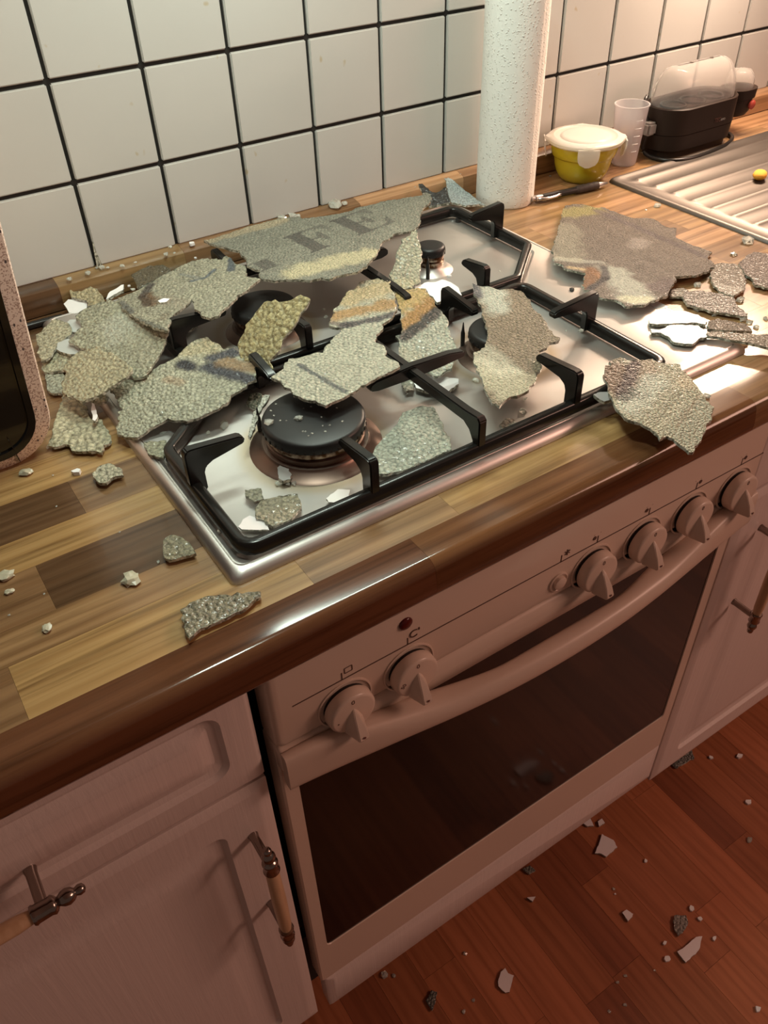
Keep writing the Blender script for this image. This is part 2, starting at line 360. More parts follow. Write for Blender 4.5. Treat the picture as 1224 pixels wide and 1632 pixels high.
DOORL = [(0,.002,-.001),(.002,.003,.0),(.0075,.004,.0010),(.0105,.004,.0022),(.013,.005,.0022),(.046,.012,.0022),(.050,.011,-.0022),(.058,.009,-.0036),(.075,.006,.0008),(.085,.005,.0024)]
DRAWL = [(0,.002,-.001),(.003,.004,.0018),(.005,.005,.0022),(.0265,.016,.0022),(.030,.015,-.002),(.036,.012,-.0034),(.0450,.009,.0004),(.050,.007,.0022)]
cl = tag(empty('base_cabinet', (-.353, -.3, 0)), 'white panelled base cabinet with drawer and door left of the oven', 'cabinet')
cl_parts = []
def childof(p, o):
    o.parent = p; o.matrix_parent_inverse = Matrix.Translation(-p.location); return o
childof(cl, MB().box(-.602, -.104, FY+.019, -.03, .15, .860).obj('carcass', M['cab']))
dl = childof(cl, front_panel('drawer', -.602, -.104, .7215, .8550, FY, .018, DRAWL, M['cab'], None))
dd = childof(cl, front_panel('door', -.602, -.104, .165, .7165, FY, .018, DOORL, M['cab'], None))
bar_handle(dl, (-.434, FY-.002, .767), (-.270, FY-.002, .767))
bar_handle(dd, (-.1275, FY-.002, .498), (-.1275, FY-.002, .662))
cr = tag(empty('base_cabinet', (.8, -.3, 0)), 'white panelled base cabinet right of the oven, cut by the picture edge', 'cabinet')
childof(cr, MB().box(.501, 1.10, FY+.019, -.03, .15, .860).obj('carcass', M['cab']))
childof(cr, front_panel('drawer', .501, 1.10, .7315, .8550, FY, .018, DRAWL, M['cab'], None))
dr = childof(cr, front_panel('door', .501, 1.10, .140, .7265, FY, .018, DOORL, M['cab'], None))
bar_handle(dr, (.555, FY-.002, .510), (.555, FY-.002, .672))
pl = structure(MB().box(-.75, 1.7, -.475, -.46, 0, .149).obj('baseboard_front', M['dark_gap']))
fp = tag(front_panel('filler_panel', -.087, .496, .159, .2455, FY, .018, [(0,.001,-.001),(.003,.002,.001),(.0075,.003,.0010),(.0095,.003,.0022)], M['cab'], None), 'white wood grained panel closing the gap below the oven', 'panel')

# ---------------------------------------------------------------- built-in oven
ov = tag(empty('oven', (.2, -.3, .25)), 'cream built-in oven with six knobs and a dark glass door', 'oven')
OX0, OX1 = -.0925, .4935
childof(ov, MB().box(OX0+.012, OX1-.012, FY+.022, -.04, .2475, .858).obj('oven_body', M['dark_gap']))
cpn = childof(ov, MB().loops([[(x, FY+.018, z) for x, z in rr(OX0, OX1, .7535, .8600, .004, 5)], [(x, FY-.004, z) for x, z in rr(OX0, OX1, .7535, .8600, .006, 5)],
      [(x, FY-.0075, z) for x, z in rr(OX0+.0015, OX1-.0015, .7550, .8600, .007, 5)], [(x, FY-.009, z) for x, z in rr(OX0+.005, OX1-.005, .7585, .8590, .007, 5)]]).obj('control_panel', M['oven'], None, smooth=50))
PY = FY - .009
LZ = .8005
def strip(name, x0, x1, z0, z1, m=None, y=PY, par=cpn, d=.0004):
    return MB().box(x0, x1, y-d, y+.0005, z0, z1).obj(name, m or M['print'], par, smooth=None)
strip('printed_line', -.074, .491, LZ-.0005, LZ+.0005)
knobs = [(-.028,'0','o'),(.036,'0','c'),(.249,'0','l'),(.3175,'0','m'),(.3855,'0','r'),(.4545,'0','r')]
def knob(x, ch, z=.7705):
    k = childof(cpn, empty('knob', (0,0,0)))
    MB().lathe([(.0262,-.0002),(.0262,.0012),(.0248,.0014),(.0240,.0004),(.0240,-.0002)], (x, PY, z), 'y', 40).obj('knob_ring', M['oven_plastic'], k, smooth=40)
    MB().lathe([(.0205,.0003),(.0205,.004)], (x, PY, z), 'y', 32).obj('knob_shadow_gap', M['dark_gap'], k, smooth=40)
    MB().lathe([(.0215,.0035),(.0222,.0045),(.0215,.0125),(.0204,.0142),(.0185,.0147)], (x, PY, z), 'y', 40).obj('knob_dial', M['oven_plastic'], k, smooth=50)
    # wedge grip: narrow at the top of the dial, deep and wide at its foot
    y0 = PY-.0135
    def sec(zz, hw, dep): return [(x-hw, y0, zz), (x-hw*.45, y0-dep, zz), (x+hw*.45, y0-dep, zz), (x+hw, y0, zz)]
    MB().loops([sec(z+.0075, .0010, .0010), sec(z+.002, .0046, .0060), sec(z-.007, .0082, .0125), sec(z-.0170, .0098, .0165), sec(z-.0205, .0090, .0150)]).obj('knob_grip', M['oven_plastic'], k, bevel=.0010, smooth=40)
    letters('knob_mark', ch, .0068, (x, PY-.01475, z+.0155), M['print'], k)
    MB().lathe([(.0013,0),(.0013,.0003)], (x, y0-.0163, z-.0150), 'y', 10).obj('knob_dot', M['printp'], k)
    return k
for i, (x, ch, _) in enumerate(knobs):
    k = knob(x, ch)
    if i == 1: letters('knob_mark', '50', .0058, (x-.0150, PY-.01475, .7700), M['print'], k, (PI/2, -.9, 0))
    if i == 0: letters('knob_mark', '\u2022', .0060, (x-.0150, PY-.01475, .7680), M['print'], k)
def mark_leg(x): strip('printed_leg', x-.0004, x+.0004, LZ, LZ+.0085)
mark_leg(-.0285); MB().loops([[(a, PY-.0003, b) for a, b in rr(-.0262,-.0182,LZ+.0055,LZ+.0125,.0008,2)],[(a, PY-.0003, b) for a, b in rr(-.0253,-.0191,LZ+.0064,LZ+.0116,.0005,2)]], True, False, False).obj('oven_symbol', M['print'], cpn, smooth=None)
mark_leg(.0355); letters('celsius_symbol', 'C\u2019', .0125, (.0425, PY-.0004, LZ+.0095), M['print'], cpn)
mark_leg(.206); letters('light_symbol', '*', .016, (.2125, PY-.0004, LZ+.0055), M['print'], cpn)
for x, dx in ((.2515,-.0045),(.320,-.0045),(.387,.0045),(.4555,.0045)):
    mark_leg(x)
    MB().lathe([(.0023,0),(.0023,.0004)], (x+dx, PY, LZ+.0075), 'y', 12).obj('burner_symbol', M['print'], cpn, smooth=None)
    for ax_, az_ in ((.004,.004),(-.004,.004)):
        MB().lathe([(.0007,0),(.0007,.0003)], (x+dx*.2+ax_, PY, LZ+.0075+az_), 'y', 8).obj('burner_symbol', M['oven'], cpn, smooth=None)
MB().lathe([(.0065,0),(.0065,.0012),(.0050,.0022),(.0025,.0030)], (.0335, PY, .8280), 'y', 24).obj('indicator_lamp', M['red_lamp'], cpn, smooth=60)
MB().lathe([(.0112,0),(.0112,.0015),(.0098,.0020),(.0085,.0006),(.0072,.0006),(.0070,.0040),(.0060,.0046)], (.2065, PY, .7745), 'y', 32).obj('light_button', M['oven_plastic'], cpn, smooth=40)
door = childof(ov, empty('oven_door', (0,0,0)))
GX0, GX1, GZ0, GZ1 = -.0773, .4762, .335, .7455
DY = FY
rings = [[(x, DY+.02, z) for x, z in rr(OX0, OX1, .2495, .752, .004, 4)], [(x, DY-.0005, z) for x, z in rr(OX0, OX1, .2495, .752, .005, 4)], [(x, DY-.002, z) for x, z in rr(OX0+.002, OX1-.002, .2515, .750, .004, 4)],
         [(x, DY-.002, z) for x, z in rr(GX0, GX1, GZ0, GZ1, .006, 4)], [(x, DY-.0002, z) for x, z in rr(GX0+.0008, GX1-.0008, GZ0+.0008, GZ1-.0008, .006, 4)], [(x, DY+.004, z) for x, z in rr(GX0+.001, GX1-.001, GZ0+.001, GZ1-.001, .006, 4)]]
MB().loops(rings, True, True, False).obj('door_frame', M['oven'], door, smooth=30)
MB().loops([[(x, DY+.004, z) for x, z in rr(GX0, GX1, GZ0, GZ1, .006, 4)], [(x, DY-.0006, z) for x, z in rr(GX0, GX1, GZ0, GZ1, .006, 4)]]).obj('door_glass', M['oven_glass'], door, smooth=30)
rail = [[(x, DY+.004, z) for x, z in rr(OX0, OX1, .7200, .7530, .004, 6)], [(x, DY-.0045, z) for x, z in rr(OX0+.0004, OX1-.0004, .7205, .7525, .004, 6)], [(x, DY-.0085, z) for x, z in rr(OX0+.001, OX1-.001, .7215, .7500, .004, 6)], [(x, DY-.0115, z) for x, z in rr(OX0+.003, OX1-.003, .7240, .7430, .004, 6)]]
MB().loops(rail).obj('door_top_rail', M['oven'], door, smooth=50)
rings = []
sst = lambda t: max(0, min(1, t))**2*(3-2*max(0, min(1, t)))
for i in range(49):
    s = -1 + 2*i/48; x = .2005 + s*.2915; e = abs(s)
    k = sst((e-.42)/.52); kb = sst((e-.22)/.36)
    fy = -.5905 - .0285*math.cos(s*PI/2)**1.15
    back = -.5955*(1-kb) - .5785*kb
    hz = .0140*(1-k) + .0232*k; zc = .7155*(1-k) + .7285*k
    hy = (back-fy)/2; yc = (back+fy)/2
    ring = []
    for j in range(24):
        a = 2*PI*j/24; ca, sa = math.cos(a), math.sin(a); p = .50 + .35*(1-k)
        ring.append((x, yc + hy*math.copysign(abs(ca)**p, ca), zc + hz*math.copysign(abs(sa)**p, sa)))
    rings.append(ring)
MB().loops(rings).obj('door_handle', M['oven'], door, smooth=60)

# ---------------------------------------------------------------- hob
HX0, HX1, HY0, HY1 = -.0858, .4877, -.5327, -.0409
hob = tag(empty('gas_hob', (.2, -.287, .9)), 'stainless steel gas hob strewn with broken glass', 'hob')
def cdt_face(mb, outer, holes, z):
    vs = [Vector(p) for p in outer]; es = [(i, (i+1) % len(outer)) for i in range(len(outer))]
    for h in holes:
        b = len(vs); vs += [Vector(p) for p in h]; es += [(b+i, b+(i+1) % len(h)) for i in range(len(h))]
    V, E_, F_, *_ = delaunay_2d_cdt(vs, es, [], 0, 1e-7)
    def inside(p, poly):
        c = False
        for i in range(len(poly)):
            a, b = poly[i], poly[i-1]
            if (a[1] > p[1]) != (b[1] > p[1]) and p[0] < (b[0]-a[0])*(p[1]-a[1])/(b[1]-a[1])+a[0]: c = not c
        return c
    fs = []
    for f in F_:
        m = sum((V[i] for i in f), Vector((0,0)))/len(f)
        if inside(m, outer) and not any(inside(m, h) for h in holes): fs.append(f)
    mb.add([(v.x, v.y, z) for v in V], fs)
def round_poly(P, r, n=5):
    out = []
    for i in range(len(P)):
        a, b, c = Vector(P[i-1]), Vector(P[i]), Vector(P[(i+1) % len(P)])
        u, v = (a-b).normalized(), (c-b).normalized(); th = u.angle(v); t = r/math.tan(th/2)
        p0, p1 = b+u*t, b+v*t; bis = (u+v).normalized(); ctr = b + bis*(r/math.sin(th/2))
        a0 = math.atan2(p0.y-ctr.y, p0.x-ctr.x); a1 = math.atan2(p1.y-ctr.y, p1.x-ctr.x); da = (a1-a0+PI) % (2*PI) - PI
        out += [(ctr.x + r*math.cos(a0+da*k/n), ctr.y + r*math.sin(a0+da*k/n)) for k in range(n+1)]
    return out
def off(P, d):
    n = len(P); out = []
    for i in range(n):
        a, b, c = Vector(P[i-1]), Vector(P[i]), Vector(P[(i+1) % n])
        u, v = (b-a).normalized(), (c-b).normalized(); n1, n2 = Vector((u.y,-u.x)), Vector((v.y,-v.x))
        m = (n1+n2).normalized(); k = d/max(.3, m.dot(n1)); out.append(tuple(b + m*k))
    return out
well = [(-.0750,-.5235),(.390,-.5235),(.390,-.3020),(.4650,-.2345),(.4650,-.0740),(-.003+.004,-.0740),(.001,-.2960),(-.0750,-.3640)]
mb = MB()
ro = lambda ins, r, z: [(x, y, z) for x, y in rr(HX0+ins, HX1-ins, HY0+ins, HY1-ins, r, 5)]
mb.loops([ro(0,.007,.9002), ro(.0005,.007,.9028), ro(.0022,.008,.9056), ro(.0050,.009,.9077), ro(.0078,.008,.9086), ro(.0086,.008,.9084), ro(.0092,.008,.9074), ro(.0098,.008,.9082)], True, False, False)
wl0 = round_poly(well, .012); wl1 = round_poly(off(well, -.0030), .010)
cdt_face(mb, [(p[0], p[1]) for p in ro(.0098,.008,0)], [wl0], .9082)
n = len(wl0)
mb.add([(x, y, .9082) for x, y in wl0] + [(x, y, .9064) for x, y in wl1], [(i, (i+1) % n, n+(i+1) % n, n+i) for i in range(n)])
cdt_face(mb, wl1, [], .9064)
me = mb.mesh('hob_plate'); me.transform(Matrix.Translation((0,0,-.9)))
hp = new_obj('hob_plate', me, M['steel'], None, 30); hp.location = (0,0,.9); childof(hob, hp)
for x in (.4780,):
    childof(hob, MB().add([(.4700,-.4270,.90835),(.4840,-.4300,.90835),(.4835,-.4090,.90835),(.4720,-.4065,.90835),(.4700,-.4270,.9086),(.4840,-.4300,.9086),(.4835,-.4090,.9086),(.4720,-.4065,.9086)],[(0,3,2,1),(4,5,6,7),(0,1,5,4),(1,2,6,5),(2,3,7,6),(3,0,4,7)]).obj('rating_sticker', M['slate'], None, smooth=None))
Z0 = .9064
def burner(name, x, y, R, h, flare):
    b = childof(hob, empty(name, (0,0,0)))
    MB().lathe([(flare,Z0+.0001),(flare-.002,Z0+.0014),(R+.004,Z0+.0045),(R+.0025,Z0+.007),(R-.001,Z0+.0075)], (x,y,0), 'z', 48).obj('burner_collar', M['steel'] if R < .03 else M['burner_dark'], b, smooth=50)
    MB().lathe([(R-.001,Z0+.006),(R-.0005,Z0+.0125),(R-.004,Z0+.014),(R-.004,Z0+.017)], (x,y,0), 'z', 48).obj('burner_cup', M['burner_dark'] if R > .03 else M['burner_metal'], b, smooth=50)
    MB().lathe([(R-.005,Z0+.0135),(R-.001,Z0+.0150),(R-.0005,Z0+h-.012),(R-.002,Z0+h-.009)], (x,y,0), 'z', 48).obj('burner_ring', M['burner_metal'], b, smooth=50)
    MB().lathe([(R-.001,Z0+h-.0105),(R+.0008,Z0+h-.0095),(R+.0008,Z0+h-.0030),(R-.0006,Z0+h-.0008),(R-.003,Z0+h),(R*.5,Z0+h+.0004)], (x,y,0), 'z', 48).obj('burner_cap', M['cap'], b, smooth=40)
    ns = int(R*900)
    nb = MB()
    for k in range(ns):
        a = 2*PI*k/ns; nb.box(-.0009,.0009,-.0008,.0008,-.0015,.0012); m = len(nb.v)-8
        for t in range(8):
            vx, vy, vz = nb.v[m+t]; nb.v[m+t] = (x+math.cos(a)*(R+.0005+vy)-math.sin(a)*vx, y+math.sin(a)*(R+.0005+vy)+math.cos(a)*vx, Z0+h-.0078+vz)
    o = nb.obj('flame_ports', M['dark_gap'], b, smooth=None); o['kind'] = 'stuff'
burner('large_burner', .049, -.421, .0440, .0305, .0585)
burner('medium_burner', .109, -.211, .0335, .0305, .0440)
burner('small_burner', .336, -.195, .0165, .0300, .0270)
burner('medium_burner', .274, -.398, .0305, .0300, .0420)
for x, y in ((.0165,-.3775),(.2555,-.3625),(.083,-.250),(.318,-.215)):
    childof(hob, MB().lathe([(.0022,Z0),(.0022,.922),(.0015,.925),(.0005,.9335)], (x,y,0), 'z', 10).obj('igniter', M['matt_black'], None))
# pan supports: one frame each, fingers as parts; the rear one is the front one turned half round
CXY = (.1945, -.3005)
def fprof(L, top=.9515, dep=.0125):
    return [(-.0045,.9105),(-.0045,top-.004),(-.002,top-.0006),(.002,top),(L-.004,top-.0045),(L,top-.007),(L+.0008,top-.0105),(L-.002,top-.0125),(.018,top-dep-.0025),(.0115,top-dep-.006),(.0095,top-dep-.011),(.0095,.9105)]
def pan_support(label, turn):
    t = tag(empty('pan_support', (CXY[0], CXY[1], .908)), label, 'pan support')
    def T(x, y): return (2*CXY[0]-x, 2*CXY[1]-y) if turn else (x, y)
    fr = [(-.066,-.517),(.380,-.517),(.380,-.3090),(.002,-.3090),(-.066,-.369)]
    pts = round_poly(fr, .012, 4); A = off(pts, .0048); B = off(pts, -.0048)
    r_ = []
    for i in range(len(pts)):
        a, b = T(*A[i]), T(*B[i]); r_.append([(a[0],a[1],.9100),(a[0],a[1],.9195),(a[0]*.8+b[0]*.2,a[1]*.8+b[1]*.2,.9212),(a[0]*.2+b[0]*.8,a[1]*.2+b[1]*.8,.9212),(b[0],b[1],.9195),(b[0],b[1],.9100)])
    r_.append(r_[0]); childof(t, MB().loops(r_, True, False, False).obj('rail', M['enamel'], None, smooth=50))
    def finger(x, y, dx, dy, L, top=.9515, dep=.0125):
        P = fprof(L, top, dep); hw = .0042; q = []
        for sgn in (-1, 1):
            q.append([(*T(x+dx*s-dy*hw*sgn, y+dy*s+dx*hw*sgn), z) for s, z in P])
        childof(t, MB().loops(q).obj('finger', M['enamel'], None, bevel=.0011, smooth=40))
    finger(-.066,-.425, 1,0,.047, .9535,.0150)
    finger(.058 if turn else .047,-.517, 0,1,.044)
    finger(.275 if turn else .262,-.517, 0,1,.050)
    finger(.380,-.389 if turn else -.415, -1,0,.056)
    finger(.049,-.309, 0,-1,.038,.945)
    finger(.2735,-.309, 0,-1,.050,.946)
    # long bridge between front and rear rail, with its cross bar
    P = [(-.5215,.9105),(-.5215,.944),(-.518,.9475),(-.500,.9460),(-.330,.9440),(-.3085,.9420),(-.3045,.938),(-.3045,.9105),(-.3135,.9105),(-.3135,.932),(-.330,.9345),(-.500,.9345),(-.5075,.930),(-.5125,.922),(-.5125,.9105)]
    q = [[(*T(.1535+sg*.0042, y), z) for y, z in P] for sg in (-1, 1)]
    childof(t, MB().loops(q).obj('bridge_bar', M['enamel'], None, bevel=.0011, smooth=40))
    P = [(.1075,.9395),(.1090,.9435),(.1140,.9455),(.1535,.9475),(.1960,.9455),(.2120,.9425),(.2140,.9390),(.2120,.9365),(.190,.9345),(.1535,.9335),(.117,.9345),(.1090,.9365)]
    q = [[(*T(x, -.4160+sg*.0042), z) for x, z in P] for sg in (-1, 1)]
    childof(t, MB().loops(q).obj('cross_bar', M['enamel'], None, bevel=.0011, smooth=40))
    for x, y in ((-.06,-.500),(.374,-.500),(.374,-.325),(.02,-.3090)):
        a = T(x, y); childof(t, MB().lathe([(.0040,.9065),(.0040,.9102)], (a[0],a[1],0), 'z', 10).obj('rubber_foot', M['matt_black'], None))
pan_support('black pan support over the two front burners', False)
pan_support('black pan support over the two rear burners', True)

# ---------------------------------------------------------------- sink drainer
sk = tag(empty('sink', (.95, -.32, .9)), 'stainless steel sink drainer with parallel grooves at the right edge', 'sink')
SX0, SX1, SY0, SY1 = .7195, 1.62, -.545, -.100
mb = MB(); so = lambda ins, r, z: [(x, y, z) for x, y in rr(SX0+ins, SX1-ins, SY0+ins, SY1-ins, r, 5)]
mb.loops([so(0,.012,.9002), so(.0010,.013,.9032), so(.0035,.014,.9046), so(.0075,.015,.9040), so(.0095,.015,.9028)], True, False, False)
grooves = []
for k in range(13):
    y = -.1305 - .0342*k
    if y < -.53: break
    grooves.append(rr(.748, 1.25, y-.0068, y+.0068, .0066, 5))
cdt_face(mb, [(p[0], p[1]) for p in so(.0095,.015,0)], grooves, .9028)
for g in grooves:
    cy = (min(p[1] for p in g)+max(p[1] for p in g))/2; n = len(g)
    lv = [[(x, y, .9028) for x, y in g]]
    for k, dz in ((.55,.0017),(.2,.0024)): lv.append([(min(1.25-.0066*(1-k), max(.748+.0066*(1-k), x)), cy+(y-cy)*k, .9028+dz) for x, y in g])
    mb.loops(lv, True, False, True)
childof(sk, mb.obj('drainer', M['sink_steel'], None, smooth=45))
sg = tag(MB().lathe([(.001,0),(.009,.001),(.013,.006),(.012,.012),(.007,.016),(.001,.017)], (0,0,0), 'x', 12).obj('sponge', M['orange'], None, smooth=60), 'small orange sponge scrap on the drainer at the right picture edge', 'sponge')
sg.scale = (1.5, .75, .5); sg.location = (.876, -.240, .9105); sg.rotation_euler = (0, 0, .5)

# ---------------------------------------------------------------- paper roll
pt = tag(empty('paper_towel_roll', (.5600, -.0640, .9)), 'tall white embossed kitchen paper roll standing behind the hob', 'paper towel')
mb = MB(); n = 96; rings = []
R0 = .0398
prof = [(.0200,.0005),(R0-.0012,.0003),(R0,.0025)] + [(R0, .0025+.2550*i/20) for i in range(1, 21)] + [(R0-.0010,.2595),(.0200,.2595)]
for r, h in prof:
    ring = []
    for j in range(n):
        a = 2*PI*j/n; rr_ = r
        if r > .03: rr_ = r + .0010*(((j+20) % n)/n) + .0004*math.sin(3*a+h*20)
        ring.append((rr_*math.cos(a), rr_*math.sin(a), h))
    rings.append(ring)
mb.loops(rings, True, False, False); o = mb.obj('paper', M['paper'], pt, smooth=70)
MB().lathe([(.0205,.0005),(.0205,.2596),(.0190,.2596),(.0190,.0005),(.0205,.0005)], (0,0,0), 'z', 32, False, False).obj('cardboard_core', M['pale_wood'], pt, smooth=50)

# ---------------------------------------------------------------- yellow bowl with lid
bw = tag(empty('lidded_bowl', (.7030, -.0650, .9)), 'yellow glass bowl with a milky clip lid beside the paper roll', 'bowl')
MB().lathe([(.0270,.0003),(.0300,.0010),(.0345,.0060),(.0385,.0140),(.0410,.0240),(.0425,.0330),(.0450,.0345),(.0460,.0360),(.0480,.0450),(.0490,.0540),(.0465,.0540),(.0430,.0360),(.0385,.0200),(.0300,.0050),(.0010,.0040)], (0,0,0), 'z', 48).obj('bowl_body', M['yellow'], bw, smooth=40)
mb = MB(); rings = []
for r, h in [(.0470,.0515),(.0520,.0515),(.0540,.0535),(.0540,.0570),(.0520,.0590),(.0450,.0600),(.0430,.0585),(.0360,.0580),(.0340,.0600),(.0310,.0605),(.0200,.0600),(.0020,.0598)]:
    ring = []
    for j in range(64):
        a = 2*PI*j/64; e = max(0, math.cos(4*(a-.9)))**6; rr_ = r + (.0045*e if r > .050 else 0)
        ring.append((rr_*math.cos(a), rr_*math.sin(a), h))
    rings.append(ring)
mb.loops(rings).obj('lid', M['lid'], bw, smooth=40)
for k in range(4):
    a = .9 + PI/2*k; mb = MB(); rings = []
    for i in range(7):
        t = i/6; z = .0560 - .0250*t; wdt = .0150*math.sqrt(max(.03, 1-t**4)); rad = .0580 - .004*t*t
        rings.append([(rad, -wdt, z), (rad, wdt, z), (rad-.0016, wdt, z), (rad-.0016, -wdt, z)])
    o = mb.loops(rings).obj('lid_clip', M['lid'], bw, smooth=40); o.rotation_euler = (0, 0, a)

# ---------------------------------------------------------------- measuring cup
cup = tag(empty('measuring_cup', (.7960, -.0600, .9)), 'translucent plastic measuring cup between yellow bowl and egg cooker', 'cup')
MB().lathe([(.0010,.0012),(.0165,.0012),(.0172,.0004),(.0178,.0010),(.0185,.0040),(.0245,.0820),(.0256,.0830),(.0256,.0845),(.0238,.0845),(.0232,.0820),(.0172,.0045),(.0160,.0030),(.0010,.0028)], (0,0,0), 'z', 40).obj('cup_body', M['frost'], cup, smooth=50)
for i in range(5):
    z = .022 + .011*i; r = .0185 + .0060*(z/.082) + .0002
    mb = MB(); A = [(-2.0 + .5*t/8) for t in range(9)]
    mb.loops([[(r*math.cos(a), r*math.sin(a), z), ((r+.0004)*math.cos(a), (r+.0004)*math.sin(a), z+.0003), (r*math.cos(a), r*math.sin(a), z+.0007)] for a in A]).obj('graduation', M['white'], cup, smooth=50)

# ---------------------------------------------------------------- egg cooker
ec = tag(empty('egg_cooker', (.9270, -.0610, .9)), 'black egg cooker with a clear dome lid on the worktop by the sink', 'egg cooker')
def stad(hx, hy, z, n=12):
    P = []; c = hx-hy
    for i in range(n+1): a = -PI/2 + PI*i/n; P.append((c+hy*math.cos(a), hy*math.sin(a), z))
    for i in range(n+1): a = PI/2 + PI*i/n; P.append((-c+hy*math.cos(a), hy*math.sin(a), z))
    return P
HX, HYY = .0830, .0400
MB().loops([stad(HX-.008,HYY-.008,.0003), stad(HX-.007,HYY-.007,.0085), stad(HX-.006,HYY-.006,.0100), stad(HX-.0025,HYY-.0025,.0115), stad(HX-.001,HYY-.001,.0330), stad(HX-.0018,HYY-.0018,.0335), stad(HX-.0005,HYY-.0005,.0345), stad(HX,HYY,.0700), stad(HX-.002,HYY-.002,.0715), stad(HX-.004,HYY-.004,.0700), stad(HX-.008,HYY-.008,.0600)]).obj('cooker_body', M['cooker'], ec, smooth=40)
for k in range(3):
    o = MB().tube([(math.cos(2*PI*j/20)*.0185, math.sin(2*PI*j/20)*.0185, .0680) for j in range(20)], .0018, 6, True).obj('egg_tray_ring', M['matt_black'], ec, smooth=60); o.location = (-.042+.042*k, 0, 0)
lidr = []
for i in range(11):
    a = PI/2*i/10; lidr.append(stad(.0475+(HX-.0065-.0475)*math.cos(a)**.8, max(.0012,(HYY-.0065)*math.cos(a)**.8), .0700+.0520*math.sin(a)))
inn = [[(x*.965, y*.955, z-.0010) for x, y, z in r] for r in lidr[::-1]]
MB().loops(lidr + inn, True, False, False).obj('dome_lid', M['clear'], ec, smooth=70)
for x in (-.018, .026): MB().lathe([(.0030,0),(.0030,.0012)], (x, 0, .1218), 'z', 12).obj('steam_hole', M['chrome'], ec)
letters('maker_name', 'TEC', .0085, (.0180, -HYY-.0002, .0440), mat('faint_red_print', (.10,.04,.03), .5), ec)
letters('maker_name', 'uno', .0065, (.0305, -HYY-.0002, .0438), mat('faint_grey_print', (.30,.27,.26), .5), ec)
MB().loops([[(x+.1080, y, z) for x, y, z in stad(.020,.016,.0290)], [(x+.1080, y, z) for x, y, z in stad(.025,.020,.0360)], [(x+.1080, y, z) for x, y, z in stad(.027,.021,.0540)], [(x+.1080, y, z) for x, y, z in stad(.030,.0235,.0550)], [(x+.1080, y, z) for x, y, z in stad(.031,.0245,.0690)]]).obj('switch_housing', M['cooker'], ec, smooth=40)
MB().lathe([(.0070,0),(.0070,.0030),(.0050,.0045)], (.1190, -.0215, .0455), 'y', 20).obj('red_switch', mat('red_switch', (.45,.07,.05), .3), ec, smooth=50)
MB().lathe([(.0215,.0690),(.0215,.0780),(.0190,.0870),(.0130,.0945),(.0010,.0970),(.0010,.0958),(.0120,.0935),(.0180,.0865),(.0205,.0780),(.0205,.0690)], (.1080,0,0), 'z', 28, False, False).obj('small_dome', M['clear'], ec, smooth=60)
MB().box(-.098,-.080,-.010,.010,.034,.052).obj('plug', M['slate'], ec, bevel=.003)
cab = [(-.0890,0,.034),(-.0900,.003,.012),(-.0870,-.010,.0042),(-.0830,-.030,.0036),(-.0700,-.046,.0036),(-.045,-.0530,.0036),(-.010,-.0530,.0036),(.030,-.0480,.0036),(.060,-.0400,.0036),(.0850,-.0250,.0036),(.0950,-.006,.0036),(.0900,.0120,.0036),(.0720,.0200,.0060)]
def smooth_path(P, k=5):
    P = [Vector(p) for p in P]; out = []
    for i in range(len(P)-1):
        a, b, c, d = P[max(0,i-1)], P[i], P[i+1], P[min(len(P)-1,i+2)]
        for j in range(k):
            t = j/k; out.append(.5*((2*b)+(c-a)*t+(2*a-5*b+4*c-d)*t*t+(3*b-a-3*c+d)*t**3))
    return out + [P[-1]]
MB().tube(smooth_path(cab), .0032, 10).obj('power_cable', M['cable'], ec, smooth=60)
MB().tube(smooth_path([(-.0870,.004,.052),(-.0905,.010,.066),(-.0870,.016,.078),(-.0800,.020,.082)]), .0030, 8).obj('power_cable', M['cable'], ec, smooth=60)

tag(MB().tube(smooth_path([(-.30,-.050,.9042),(-.17,-.046,.9042),(-.105,-.043,.9042),(-.078,-.044,.9045),(-.062,-.047,.9050)]), .0040, 10).obj('power_cable', M['cable'], None, smooth=60), 'black cable end along the wooden strip behind the left shards', 'cable')
# ---------------------------------------------------------------- ballpoint pen
pen = tag(empty('ballpoint_pen', (.5800, -.1010, .9062)), 'black ballpoint pen with silver clip lying by the paper roll', 'pen')
pen.rotation_euler = (0, 0, math.atan2(-.017, .1235))
MB().lathe([(.0040,.012),(.0046,.014),(.0046,.070)], (0,0,0), 'x', 20).obj('barrel', M['pen'], pen, smooth=40)
gp = [(.0046,.070)] + [(.0056+.00035*math.sin(i*2.1), .072+.0030*i) for i in range(12)] + [(.0050,.108)]
MB().lathe(gp, (0,0,0), 'x', 20).obj('rubber_grip', M['grip'], pen, smooth=40)
MB().lathe([(.0048,.108),(.0040,.114),(.0016,.123),(.0006,.1255)], (0,0,0), 'x', 20).obj('tip', M['silver'], pen, smooth=40)
MB().lathe([(.0020,-.004),(.0038,-.003),(.0040,.001),(.0030,.002),(.0050,.003),(.0052,.013),(.0044,.014)], (0,0,0), 'x', 20).obj('push_button', M['silver'], pen, smooth=40)
MB().tube(smooth_path([(.006,-.004,.001),(.010,-.0072,.0008),(.020,-.0082,.0006),(.032,-.0072,.0006),(.038,-.0058,.0010),(.041,-.0066,.0010)]), [.0024]*10+[.0022]*16, 8).obj('clip', M['silver'], pen, smooth=60)

